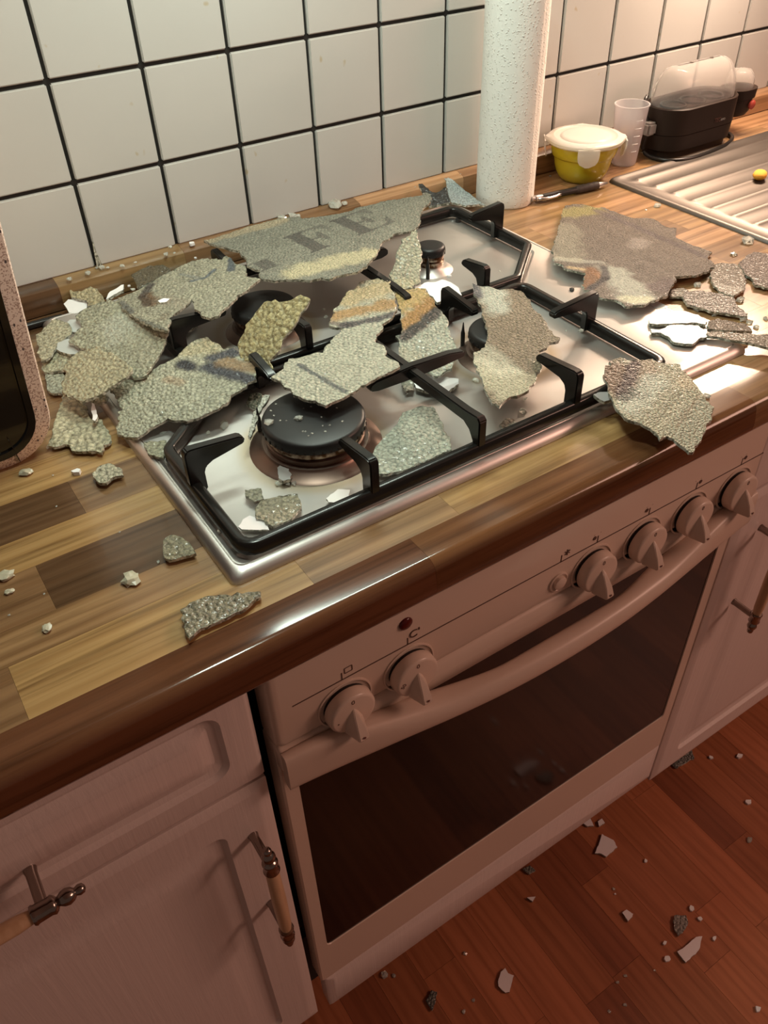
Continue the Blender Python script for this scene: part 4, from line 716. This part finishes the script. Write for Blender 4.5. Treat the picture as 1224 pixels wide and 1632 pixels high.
 ["glass_shard","sparkling narrow glass strip leaning on the large burner","crackle",4.0,4,1.6,[0.62,0.62,0.55],[0.0144,-0.3799],[0.92642,0.03496,-0.01177,0.0,0.0,0.0],[320,-3586,365,-3635,316,-3691,240,-3726,167,-3781,96,-3868,25,-3947,-31,-4008,-31,-3967,15,-3904,65,-3844,144,-3713,193,-3706],[]],
 ["glass_shard","mirror grey chip against the base of the large burner","slate",4.0,5,0.3,[0.42,0.36,0.33],[0.0038,-0.4486],[0.9125,0.0,-0.0,0.0,0.0,0.0],[19,-4386,73,-4366,98,-4433,75,-4484,73,-4539,35,-4587,-26,-4571,-39,-4516],[]],
 ["white_shard","white paint flake on the steel under the front pan rail corner","white",2,5.5,0.9,[0.82,0.78,0.78],[-0.0464,-0.4886],[0.911,0.0,0.0,0.0,0.0,0.0],[-572,-4850,-506,-4797,-440,-4785,-396,-4858,-364,-4914,-392,-5026,-480,-4964,-564,-4896],[]],
 ["white_shard","pale flake on the steel by the front pan finger of the large burner","white",2.5,5.5,0.9,[0.8,0.78,0.76],[0.0243,-0.4999],[0.9115,0.0,0.0,0.0,0.0,0.0],[154,-4960,291,-4914,369,-4979,297,-5070,204,-5060,147,-5010],[]],
 ["glass_shard","clear flake lying near the front right pan finger","crackle",3,5,0.6,[0.5,0.48,0.4],[0.2002,-0.5017],[0.9115,0.0,0.0,0.0,0.0,0.0],[1920,-4979,2052,-4927,2085,-4981,2047,-5100,1909,-5098],[]],
 ["glass_shard","thin see through chip under the rear left pan finger","crackle",4.0,5,0.7,[0.4,0.42,0.34],[0.0377,-0.1644],[0.9125,0.0,-0.0,0.0,0.0,0.0],[293,-1572,369,-1556,493,-1592,486,-1678,403,-1726,328,-1724,265,-1659],[]],
 ["white_shard","kite shaped white shard on the red brown floor before the oven, nearest the plinth","white",4.0,5.5,0.9,[0.8,0.74,0.74],[0.4307,-0.5708],[0.0045,0.0,0.0,0.0,0.0,0.0],[4095,-5697,4278,-5610,4434,-5520,4512,-5709,4473,-5834,4209,-5846,4154,-5737],[]],
 ["white_shard","white flake half under the plinth above the kite shaped floor shard","white",4.0,5.5,0.9,[0.8,0.74,0.74],[0.4378,-0.5246],[0.0045,0.0,0.0,0.0,0.0,0.0],[4290,-5152,4469,-5210,4425,-5338,4329,-5286],[]],
 ["white_shard","rounded white flake touching the half hidden one at the plinth","white",4.0,5.5,0.9,[0.8,0.74,0.74],[0.4567,-0.5359],[0.0045,0.0,0.0,0.0,0.0,0.0],[4533,-5317,4631,-5320,4615,-5405,4490,-5395],[]],
 ["white_shard","largest white shard on the floor, beside a grey crumpled one","white",4.0,5.5,0.9,[0.8,0.74,0.74],[0.421,-0.7584],[0.0045,-0.0,-0.0,0.0,0.0,0.0],[4028,-7508,4165,-7526,4424,-7524,4514,-7569,4312,-7675,4014,-7686,4018,-7600],[]],
 ["white_shard","jagged white shard on the floor closest to the bottom of the picture","white",4.0,5.5,0.9,[0.8,0.74,0.74],[0.1624,-0.6365],[0.0045,-0.0,-0.0,0.0,0.0,0.0],[1524,-6327,1648,-6243,1735,-6238,1724,-6318,1774,-6391,1576,-6528,1519,-6498,1493,-6377],[]],
 ["white_shard","notched white shard in the middle of the floor","white",4.0,5.5,0.9,[0.8,0.74,0.74],[0.3822,-0.6713],[0.0045,0.0,0.0,0.0,0.0,0.0],[3768,-6634,3856,-6640,3893,-6745,3849,-6769,3745,-6778],[]],
 ["glass_shard","crumpled grey shard above the largest white floor shard","crackle",4.0,6,1.2,[0.3,0.28,0.25],[0.436,-0.7259],[0.0045,-0.0,-0.0,0.0,0.0,0.0],[4316,-7165,4401,-7117,4549,-7217,4493,-7312,4311,-7370,4217,-7368,4234,-7266],[]],
 ["glass_shard","crackled grey shard at the foot of the right cabinet","crackle",4.0,6,1.2,[0.22,0.22,0.2],[0.6641,-0.5325],[0.0045,-0.0,-0.0,0.0,0.0,0.0],[6398,-5284,6671,-5256,6937,-5257,6839,-5408,6599,-5386,6404,-5359],[]],
 ["glass_shard","grey green shard just in front of the white plinth panel","crackle",4.0,6,1.0,[0.2,0.19,0.16],[0.3022,-0.5303],[0.0045,-0.0,-0.0,0.0,0.0,0.0],[2937,-5232,3075,-5251,3095,-5369,2980,-5360],[]],
 ["white_shard","small half moon white flake below the grey green floor shard","white",4.0,5.5,0.9,[0.8,0.74,0.74],[0.2745,-0.5677],[0.0045,-0.0,-0.0,0.0,0.0,0.0],[2692,-5622,2815,-5688,2726,-5721],[]],
 ["glass_shard","dark crinkled shard at the bottom left of the floor","crackle",4.0,5,1.5,[0.16,0.16,0.14],[0.0587,-0.597],[0.0045,0.0,0.0,0.0,0.0,0.0],[491,-5935,645,-5866,699,-5936,613,-6017,490,-6094],[]],
]
CRUMBS = [[-0.1739,-0.3042,0.9,0.0068,"lump","wl"],
[-0.2214,-0.4244,0.9,0.0063,"lump","wl"],
[-0.2237,-0.4415,0.9,0.0034,"lump","wl"],
[-0.1451,-0.4822,0.9,0.0076,"lump","wl"],
[-0.2112,-0.4937,0.9,0.0044,"lump","wl"],
[-0.1209,-0.4748,0.9,0.002,"clear","wt"],
[-0.1556,-0.3204,0.9,0.0011,"clear","wt"],
[-0.1657,-0.3638,0.9,0.001,"clear","wt"],
[-0.203,-0.458,0.9,0.0008,"clear","wt"],
[-0.2301,-0.4647,0.9,0.0008,"clear","wt"],
[-0.1333,-0.4247,0.9,0.001,"clear","wt"],
[-0.1375,-0.3302,0.9,0.0055,"white","wp"],
[-0.0707,-0.4809,0.909,0.0029,"clear","rim"],
[-0.0568,-0.3289,0.9065,0.0043,"clear","hf"],
[-0.0055,-0.3487,0.9065,0.006,"clear","hf"],
[-0.0222,-0.3508,0.9065,0.0034,"clear","hf"],
[-0.0047,-0.452,0.9065,0.0039,"clear","hf"],
[0.0012,-0.4567,0.9065,0.0031,"clear","hf"],
[0.0053,-0.4597,0.9065,0.0035,"clear","hf"],
[0.0224,-0.51,0.9065,0.0055,"clear","hf"],
[0.0127,-0.4098,0.937,0.0048,"clear","cap"],
[0.0358,-0.4191,0.937,0.0048,"clear","cap"],
[0.0304,-0.388,0.937,0.0008,"clear","dust"],
[0.0222,-0.3945,0.937,0.0008,"clear","dust"],
[0.0209,-0.4027,0.937,0.0009,"clear","dust"],
[0.0217,-0.4123,0.937,0.0006,"clear","dust"],
[0.0257,-0.4159,0.937,0.0005,"clear","dust"],
[0.0532,-0.4098,0.937,0.0005,"clear","dust"],
[0.0468,-0.4081,0.937,0.0005,"clear","dust"],
[0.047,-0.4405,0.937,0.0006,"clear","dust"],
[0.052,-0.4431,0.937,0.0006,"clear","dust"],
[0.0446,-0.4486,0.937,0.0005,"clear","dust"],
[0.0303,-0.4459,0.937,0.0005,"clear","dust"],
[0.0311,-0.4393,0.937,0.0008,"clear","dust"],
[0.0525,-0.4289,0.937,0.0005,"clear","dust"],
[0.064,-0.4444,0.937,0.0006,"clear","dust"],
[0.0704,-0.4246,0.937,0.001,"clear","dust"],
[0.0296,-0.4378,0.937,0.0005,"clear","dust"],
[0.0345,-0.4446,0.937,0.0005,"clear","dust"],
[0.2428,-0.4741,0.9065,0.0028,"clear","hr"],
[0.1577,-0.4038,0.9065,0.002,"clear","hr"],
[0.3946,-0.269,0.9065,0.0016,"clear","hr"],
[0.3615,-0.4013,0.9065,0.0013,"clear","hr"],
[0.3974,-0.2493,0.9065,0.0012,"clear","hr"],
[0.2253,-0.4226,0.9065,0.005,"clear","hr"],
[0.2269,-0.4892,0.9065,0.0047,"clear","hr"],
[0.3411,-0.2262,0.9065,0.0032,"white","hw"],
[0.4281,-0.3385,0.9085,0.0035,"dark","hd"],
[0.1803,-0.2093,0.9065,0.0025,"clear","hb"],
[0.1742,-0.2245,0.9065,0.0027,"clear","hb"],
[0.0904,-0.2681,0.9065,0.0027,"clear","hb"],
[0.5621,-0.4036,0.9,0.0059,"clear","wr"],
[0.5709,-0.4561,0.9,0.0069,"clear","wr"],
[0.5214,-0.4615,0.9,0.004,"clear","wr"],
[0.5369,-0.487,0.9,0.0062,"clear","wr"],
[0.5373,-0.495,0.9,0.0044,"clear","wr"],
[0.5172,-0.4435,0.9,0.0074,"clear","wr"],
[0.6614,-0.374,0.9,0.0051,"clear","wr"],
[0.7056,-0.2112,0.9,0.0064,"clear","wr"],
[0.6839,-0.2113,0.9,0.0021,"clear","wr"],
[0.705,-0.3586,0.9,0.0106,"clear","wr"],
[0.5574,-0.4996,0.9,0.0034,"clear","wr"],
[0.5345,-0.5055,0.9,0.0038,"clear","wr"],
[0.6598,-0.2802,0.9,0.0048,"clear","wr"],
[0.3532,-0.4294,0.921,0.0036,"clear","rail"],
[0.389,-0.5632,0.9,0.0041,"clear","wf"],
[-0.0377,-0.0169,0.931,0.0041,"clear","st"],
[-0.0148,-0.0134,0.931,0.0049,"clear","st"],
[0.0027,-0.009,0.931,0.0042,"clear","st"],
[0.0085,-0.0126,0.931,0.0027,"clear","st"],
[-0.0018,-0.0057,0.931,0.0024,"clear","st"],
[0.0239,-0.0191,0.931,0.0034,"clear","st"],
[0.0396,-0.019,0.931,0.0022,"clear","st"],
[0.0776,-0.0192,0.931,0.0038,"clear","st"],
[0.0895,-0.0029,0.931,0.0031,"clear","st"],
[0.0869,-0.022,0.931,0.0023,"clear","st"],
[0.012,-0.0852,0.931,0.0032,"clear","st"],
[0.1136,-0.0126,0.931,0.0046,"white","sw"],
[0.101,-0.0512,0.931,0.0022,"white","sw"],
[0.0114,-0.074,0.931,0.0021,"white","sw"],
[0.2402,-0.007,0.931,0.0066,"clear","st"],
[0.2533,-0.009,0.931,0.0066,"clear","st"],
[0.3156,-0.0115,0.931,0.0109,"clear","st"],
[0.3292,-0.0135,0.931,0.0054,"clear","st"],
[0.2599,-0.0125,0.931,0.004,"clear","st"],
[0.5163,-0.017,0.931,0.001,"clear","st"],
[0.4377,-0.0191,0.931,0.0008,"clear","st"],
[0.44,-0.026,0.931,0.0008,"clear","st"],
[0.6703,-0.0356,0.9,0.0026,"clear","wr"],
[0.7554,-0.5836,0.0,0.0077,"white","fl"],
[0.7095,-0.5564,0.0,0.005,"white","fl"],
[0.6922,-0.65,0.0,0.008,"white","fl"],
[0.4701,-0.6255,0.0,0.0043,"white","fl"],
[0.4718,-0.7191,0.0,0.0056,"white","fl"],
[0.4704,-0.7368,0.0,0.005,"white","fl"],
[0.3976,-0.7316,0.0,0.0047,"white","fl"],
[0.3842,-0.75,0.0,0.0062,"white","fl"],
[0.4648,-0.7689,0.0,0.0047,"white","fl"],
[0.4388,-0.8686,0.0,0.0055,"white","fl"],
[0.3901,-0.6357,0.0,0.0024,"white","fl"],
[0.6386,-0.6971,0.0,0.0056,"clear","fc"],
[0.2989,-0.7306,0.0,0.0028,"clear","fc"],
[0.261,-0.752,0.0,0.003,"clear","fc"],
[0.2863,-0.7585,0.0,0.0035,"clear","fc"],
[0.0874,-0.6349,0.0,0.0039,"clear","fc"],
[0.1078,-0.6312,0.0,0.003,"clear","fc"],
[0.1376,-0.5733,0.0,0.0035,"clear","fc"],
[0.3568,-0.7496,0.0,0.0023,"clear","fc"],
[0.3148,-0.7309,0.0,0.003,"clear","fc"],
[0.3939,-0.6288,0.0,0.0029,"clear","fc"],
[0.0192,-0.5296,0.0,0.0069,"clear","fc"],
[0.0303,-0.5384,0.0,0.004,"clear","fc"]]

LETTERS = []   # strokes of the printed letters on the long back sheet: polygons in world x, y
def letter_polys():
    """serif F F E printed on the sheet, read along the wall; u runs along the baseline, v up the letters"""
    o = Vector((0.1224,-0.1865))
    def place(P, u0, s):
        return [tuple(o + U*(u0+p[0]*s) + V_*(p[1]*s)) for p in P]
    U = Vector((0.9897,0.1433)); V_ = Vector((-0.0847,0.9964))
    def F(e):
        L = [([(0,0),(.44,0),(.44,.06),(.37,.09),(.37,.91),(.44,.94),(.44,1),(0,1),(0,.94),(.07,.91),(.07,.09),(0,.06)], .95),
             ([(.3,1),(.95,1),(.95,.68),(.90,.68),(.80,.86),(.6,.93),(.3,.93)], .6), ([(.3,.55),(.52,.55),(.62,.72),(.69,.72),(.69,.30),(.62,.30),(.52,.47),(.3,.47)], .7)]
        if e: L.append(([(.3,0),(.95,0),(1.0,.34),(.93,.34),(.82,.12),(.6,.07),(.3,.07)], .7))
        return L
    out = []
    for k, e in enumerate((0, 0, 1)):
        for P, w_ in F(e)[:1 if k == 0 else 9]: out.append((place(P if k else [(a, b*.42) for a, b in P], PITCH*k, LS), w_*(1 if k else .85)))
    return out
LS = 0.0592; PITCH = 0.0673
def in_poly(X, Y, P):
    c = np.zeros(X.shape, bool)
    for i in range(len(P)):
        ax, ay = P[i]; bx, by = P[i-1]
        if ay == by: continue
        c ^= ((ay > Y) != (by > Y)) & (X < (bx-ax)*(Y-ay)/(by-ay)+ax)
    return c
def make_shard(d, first=False):
    name, label, kind, t, cell, amp, col, c0, zw, flat, stains = d
    t *= .00065 if kind == 'crackle' else .0008; cell *= .001; amp *= .001
    O = np.array(flat, float).reshape(-1, 2)*1e-4
    rng = np.random.default_rng(len(flat)*7 + abs(flat[0]))
    jag = .0008 if kind != 'white' else .0005
    P = []
    n = len(O); size = (O.max(0)-O.min(0)).max(); step = min(.0042, size/7)
    for i in range(n):
        a, b = O[i], O[(i+1) % n]; L = np.hypot(*(b-a)); k = max(1, int(round(L/step))); nd = np.array([b[1]-a[1], a[0]-b[0]])/max(L, 1e-9)
        for j in range(k):
            p = a + (b-a)*j/k
            if j and k > 1: p = p + nd*rng.normal(0, jag*min(1, size/.05))
            P.append(p)
    P = np.array(P); m = len(P)
    area2 = abs(np.sum(P[:,0]*np.roll(P[:,1],-1) - P[:,1]*np.roll(P[:,0],-1)))/2
    sp = max(.0012, min(.0018, cell*.27))
    if kind in ('white', 'slate'): sp = .012
    lo, hi = P.min(0), P.max(0)
    gx, gy = np.meshgrid(np.arange(lo[0], hi[0], sp), np.arange(lo[1], hi[1], sp*.87)); gx = gx + (np.arange(gx.shape[0]) % 2)[:, None]*sp/2
    Q = np.stack([gx.ravel(), gy.ravel()], -1) + rng.uniform(-.25, .25, (gx.size, 2))*sp
    if len(Q):
        Q = Q[in_poly(Q[:,0], Q[:,1], P)]
        if len(Q):
            dmin = np.min(np.hypot(Q[:,None,0]-P[None,:,0], Q[:,None,1]-P[None,:,1]), 1); Q = Q[dmin > sp*.55]
    allp = np.vstack([P, Q]) if len(Q) else P
    V, E_, F_, ov_, *_ = delaunay_2d_cdt([Vector(p) for p in allp], [(i, (i+1) % m) for i in range(m)], [], 1, 1e-7)
    V = np.array([(v.x, v.y) for v in V]); nv = len(V)
    def zf(X):
        dx, dy = (X[:,0]-c0[0])/.1, (X[:,1]-c0[1])/.1
        return zw[0]+zw[1]*dx+zw[2]*dy+zw[3]*dx*dx+zw[4]*dx*dy+zw[5]*dy*dy
    z = zf(V)
    colr = np.tile(np.array(col), (nv, 1))
    if kind in ('crackle', 'smoke'):
        # cells of the crazed glass: a dome per cell with a valley between cells
        hx, hy = np.meshgrid(np.arange(lo[0]-.006, hi[0]+.006, cell), np.arange(lo[1]-.006, hi[1]+.006, cell*.87)); hx = hx + (np.arange(hx.shape[0]) % 2)[:, None]*cell/2
        S = np.stack([hx.ravel(), hy.ravel()], -1) + rng.uniform(-.36, .36, (hx.size, 2))*cell
        F1 = np.zeros(nv); F2 = np.zeros(nv); ID = np.zeros(nv, int)
        for a in range(0, nv, 2000):
            D = np.hypot(V[a:a+2000,None,0]-S[None,:,0], V[a:a+2000,None,1]-S[None,:,1]); ix = np.argpartition(D, 1, 1)[:, :2]
            dd_ = np.take_along_axis(D, ix, 1); so_ = np.argsort(dd_, 1); dd_ = np.take_along_axis(dd_, so_, 1); F1[a:a+2000], F2[a:a+2000] = dd_[:,0], dd_[:,1]; ID[a:a+2000] = np.take_along_axis(ix, so_, 1)[:,0]
        tilt = rng.normal(0, .12, (len(S), 2)); lift = rng.normal(0, .35, len(S))
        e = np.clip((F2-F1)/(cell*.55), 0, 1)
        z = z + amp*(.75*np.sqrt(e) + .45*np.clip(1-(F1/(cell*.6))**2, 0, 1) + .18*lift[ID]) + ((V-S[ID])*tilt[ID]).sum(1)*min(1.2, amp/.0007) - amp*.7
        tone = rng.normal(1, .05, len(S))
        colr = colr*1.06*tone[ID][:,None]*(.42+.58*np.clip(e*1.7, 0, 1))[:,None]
        big = np.array([noise.noise((x*22, y*22, c0[0]*50)) for x, y in V]); colr = colr*(1+.11*big)[:,None]
    for x1, y1, x2, y2, wd, sc_, strg in stains:
        a, b = np.array([x1,y1]), np.array([x2,y2]); ab = b-a; tt = np.clip(((V-a)@ab)/max(ab@ab, 1e-12), 0, 1); dist = np.hypot(*(V-(a+tt[:,None]*ab)).T)
        nzv = np.array([noise.noise((x*90, y*90, 3.3)) for x, y in V]); k = min(1, strg*1.12)*np.clip((wd*(1.75+.7*nzv)-dist)/(wd*.9), 0, 1)[:,None]
        colr = colr*(1-k) + np.array(sc_)*k*(colr.mean(1, keepdims=True)/max(np.mean(col), 1e-6))**.5
    if first:
        for poly, strg in letter_polys():
            ins = in_poly(V[:,0], V[:,1], poly)
            colr[ins] = colr[ins]*(1-strg) + np.array((.085,.08,.07))*strg
    # boundary ring of the triangulation
    cnt = {}
    for f in F_:
        for i in range(len(f)):
            a, b = f[i], f[(i+1) % len(f)]; cnt[(a,b)] = 1
    bnd = [(a,b) for (a,b) in cnt if (b,a) not in cnt]
    bv = sorted({i for e_ in bnd for i in e_}); low = {v: nv+i for i, v in enumerate(bv)}
    nxt = dict(bnd); start = bnd[0][0]; loop = [start]; cur = nxt[start]
    while cur != start and len(loop) < len(bnd)+2: loop.append(cur); cur = nxt.get(cur, start)
    zb = zf(V[bv]) - t
    if kind in ('crackle', 'smoke'): z[bv] = zf(V[bv]) + rng.normal(0, .0003, len(bv))
    ox, oy = float(V[:,0].mean()), float(V[:,1].mean()); oz = float(zf(V).min()-t)
    verts = [(V[i,0]-ox, V[i,1]-oy, z[i]-oz) for i in range(nv)] + [(V[b,0]-ox, V[b,1]-oy, zb[i]-oz) for i, b in enumerate(bv)]
    if len(loop) > 3: bt = delaunay_2d_cdt([Vector(V[i]) for i in loop], [(i, (i+1) % len(loop)) for i in range(len(loop))], [], 1, 1e-7)
    faces = [tuple(f) for f in F_]; mi = [0]*len(faces)
    for a, b in bnd: faces.append((b, a, low[a], low[b])); mi.append(1)
    if len(bt[0]) == len(loop):
        for f in bt[2]: faces.append(tuple(low[loop[i]] for i in f)[::-1]); mi.append(2)
    me = bpy.data.meshes.new(name); me.from_pydata(verts, [], faces)
    top = {'crackle': 'crackle', 'smoke': 'smoke', 'white': 'white_print', 'slate': 'slate'}[kind]
    if top == 'crackle': top = 'crackle_fine' if cell < .0046 else ('crackle_coarse' if cell > .0068 else 'crackle')
    for mm in (M[top], M['edge'] , M['white'] if kind == 'crackle' else (M['smoke'] if kind == 'smoke' else M['edge'])): me.materials.append(mm)
    me.polygons.foreach_set('material_index', mi)
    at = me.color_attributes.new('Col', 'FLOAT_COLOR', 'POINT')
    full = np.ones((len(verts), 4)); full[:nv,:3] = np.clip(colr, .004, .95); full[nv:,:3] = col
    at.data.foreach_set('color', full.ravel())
    me.polygons.foreach_set('use_smooth', [k_ == 0 and kind in ('crackle','smoke') for k_ in mi]); me.update()
    o = bpy.data.objects.new(name, me); COL.objects.link(o); o.location = (ox, oy, oz)
    cat = {'glass_sheet': 'broken glass', 'glass_shard': 'glass shard', 'white_shard': 'white shard'}[name]
    return tag(o, label, cat)
for i, d in enumerate(SHARDS): make_shard(d, i == 0)

G = {'wl': ('crackled_lump','crumpled lump of crackled glass on bare wood left of the hob','glass lump','crackled lumps on the left worktop'),
 'wt': ('glass_crumb','tiny glittering glass speck on the wood left of the hob','glass crumb','glass specks on the left worktop'),
 'wp': ('white_chip','white prism shaped chip on the wood near the speckled appliance','glass chip',None),
 'rim': ('glass_crumb','clear glass crumb on the left steel rim near the front corner','glass crumb',None),
 'hf': ('glass_crumb','small clear glass crumb by the large burner','glass crumb','glass crumbs around the large burner'),
 'cap': ('glass_crumb','clear glass cube lying on the black cap of the large burner','glass crumb','glass cubes on the large burner cap'),
 'dust': ('glass_crumb','grain of glass dust on the black cap of the large burner','glass crumb','glass dust on the large burner cap'),
 'hr': ('glass_crumb','clear glass crumb on the steel around the front right burner','glass crumb','glass crumbs around the front right burner'),
 'hw': ('white_chip','white chip on the steel beside the small rear burner','glass chip',None),
 'hd': ('dark_crumb','dark burnt crumb on the bright steel panel right of the pan supports','crumb',None),
 'hb': ('glass_crumb','clear glass crumb on the steel right of the golden bumpy shard','glass crumb','glass crumbs between the rear burners'),
 'wr': ('glass_crumb','clear glass splinter on the wood between hob and sink','glass crumb','glass splinters on the right worktop'),
 'rail': ('glass_crumb','glass cube on the right pan support rail','glass crumb',None),
 'wf': ('glass_crumb','bright glass cube at the right end of the overhanging sheet','glass crumb',None),
 'st': ('glass_crumb','glass splinter lying on the wooden strip along the wall','glass crumb','glass splinters on the wall strip'),
 'sw': ('white_chip','little white chip near the wooden strip along the wall','glass chip','white chips near the wall strip'),
 'fl': ('white_chip','small white flake scattered on the red brown floor','glass chip','white flakes on the floor'),
 'fc': ('glass_crumb','tiny clear crumb on the red brown floor','glass crumb','clear crumbs on the floor')}
ORD = ['leftmost','second from the left','third from the left','fourth from the left','fifth from the left','sixth from the left','seventh from the left','eighth from the left','ninth from the left','tenth from the left','eleventh from the left','twelfth from the left','thirteenth from the left','fourteenth from the left','fifteenth from the left','sixteenth from the left','seventeenth from the left','eighteenth from the left','rightmost']
def across(d):
    v = Vector(d[:3]) - cam_o.matrix_world.translation; R_ = cam_o.matrix_world.to_3x3()
    return v.dot(R_.col[0]) / -v.dot(R_.col[2])
RANK = {}
for g_ in G:
    L = sorted([d for d in CRUMBS if d[5] == g_], key=across)
    for k, d in enumerate(L):
        if len(L) > 1: RANK[id(d)] = (', rightmost of them' if k == len(L)-1 else ', %s' % ORD[min(k, 17)])
LUMP = ['crumpled crackled lump cut by the left picture edge, on bare wood', 'crumpled crackled lump on the wood just below the speckled appliance', 'flat little crackled lump on the wood nearest the bottom left', 'sparkling small lump on the wood under the one at the picture edge', 'walnut sized crackled lump on the wood below the fan shaped chip']
LUMPS = {id(d): t for d, t in zip([d for d in CRUMBS if d[5] == 'wl'], (LUMP[1], LUMP[0], LUMP[3], LUMP[4], LUMP[2]))}
def crumb(d):
    x, y, z, s, kind, g = d; name, label, cat, grp = G[g]
    s = max(s*.85, .0010); bm = bmesh.new()
    if kind == 'white':
        n = random.randint(5, 7); P = []
        for j in range(n):
            a = 2*PI*j/n + random.uniform(-.25,.25); r = s*random.uniform(.65,1.2); P.append((r*math.cos(a), r*math.sin(a)*.85))
        bm.free(); h = min(.0035, s*.8); mb = MB().loops([[(p[0],p[1],0) for p in P],[(p[0]*.97,p[1]*.97,h) for p in P]]); o = mb.obj(name, M['white'], None, smooth=None); o.location = (x,y,z+.0002)
    else:
        bmesh.ops.create_icosphere(bm, subdivisions=2 if kind == 'lump' else 1, radius=s)
        fx = random.uniform(.8,1.3)
        for v in bm.verts:
            k = 1 + (random.uniform(-.28,.28)); v.co = Vector((v.co.x*k*fx, v.co.y*k, max(-.30*s, v.co.z*k*(.5 if kind == 'lump' else .6))))
        mn = min(v.co.z for v in bm.verts)
        for v in bm.verts: v.co.z -= mn
        me = bpy.data.meshes.new(name); bm.to_mesh(me); bm.free()
        o = new_obj(name, me, M['lump' if kind == 'lump' else ('dark_crumb' if kind == 'dark' else 'crumb')]); o.location = (x,y,z+.0002); o.rotation_euler = (0,0,random.uniform(0,6))
    tag(o, LUMPS[id(d)] if g == 'wl' else label + RANK.get(id(d), ''), cat, grp)
for d in CRUMBS: crumb(d)
# splinters wedged in the joint between two tiles
for k, (x, z, h, a) in enumerate(((.0000,.9312,.030,.05),(.0040,.9312,.022,-.15))):
    o = MB().add([(-.0014,-.0028,0),(.0014,-.0028,0),(.0012,-.0006,0),(-.0012,-.0006,0),(-.0006,-.0026,h),(.0008,-.0026,h*.92),(.0006,-.0008,h*.9),(-.0006,-.0008,h)],[(0,3,2,1),(4,5,6,7),(0,1,5,4),(1,2,6,5),(2,3,7,6),(3,0,4,7)]).obj('glass_splinter', M['edge'], None, smooth=None)
    o.location = (x+.0005, 0, z); o.rotation_euler = (0, a, 0)
    tag(o, ('taller', 'shorter tilted')[k] + ' of two glass splinters standing in the dark tile joint above the wall strip', 'glass splinter', 'splinters standing in the tile joint')
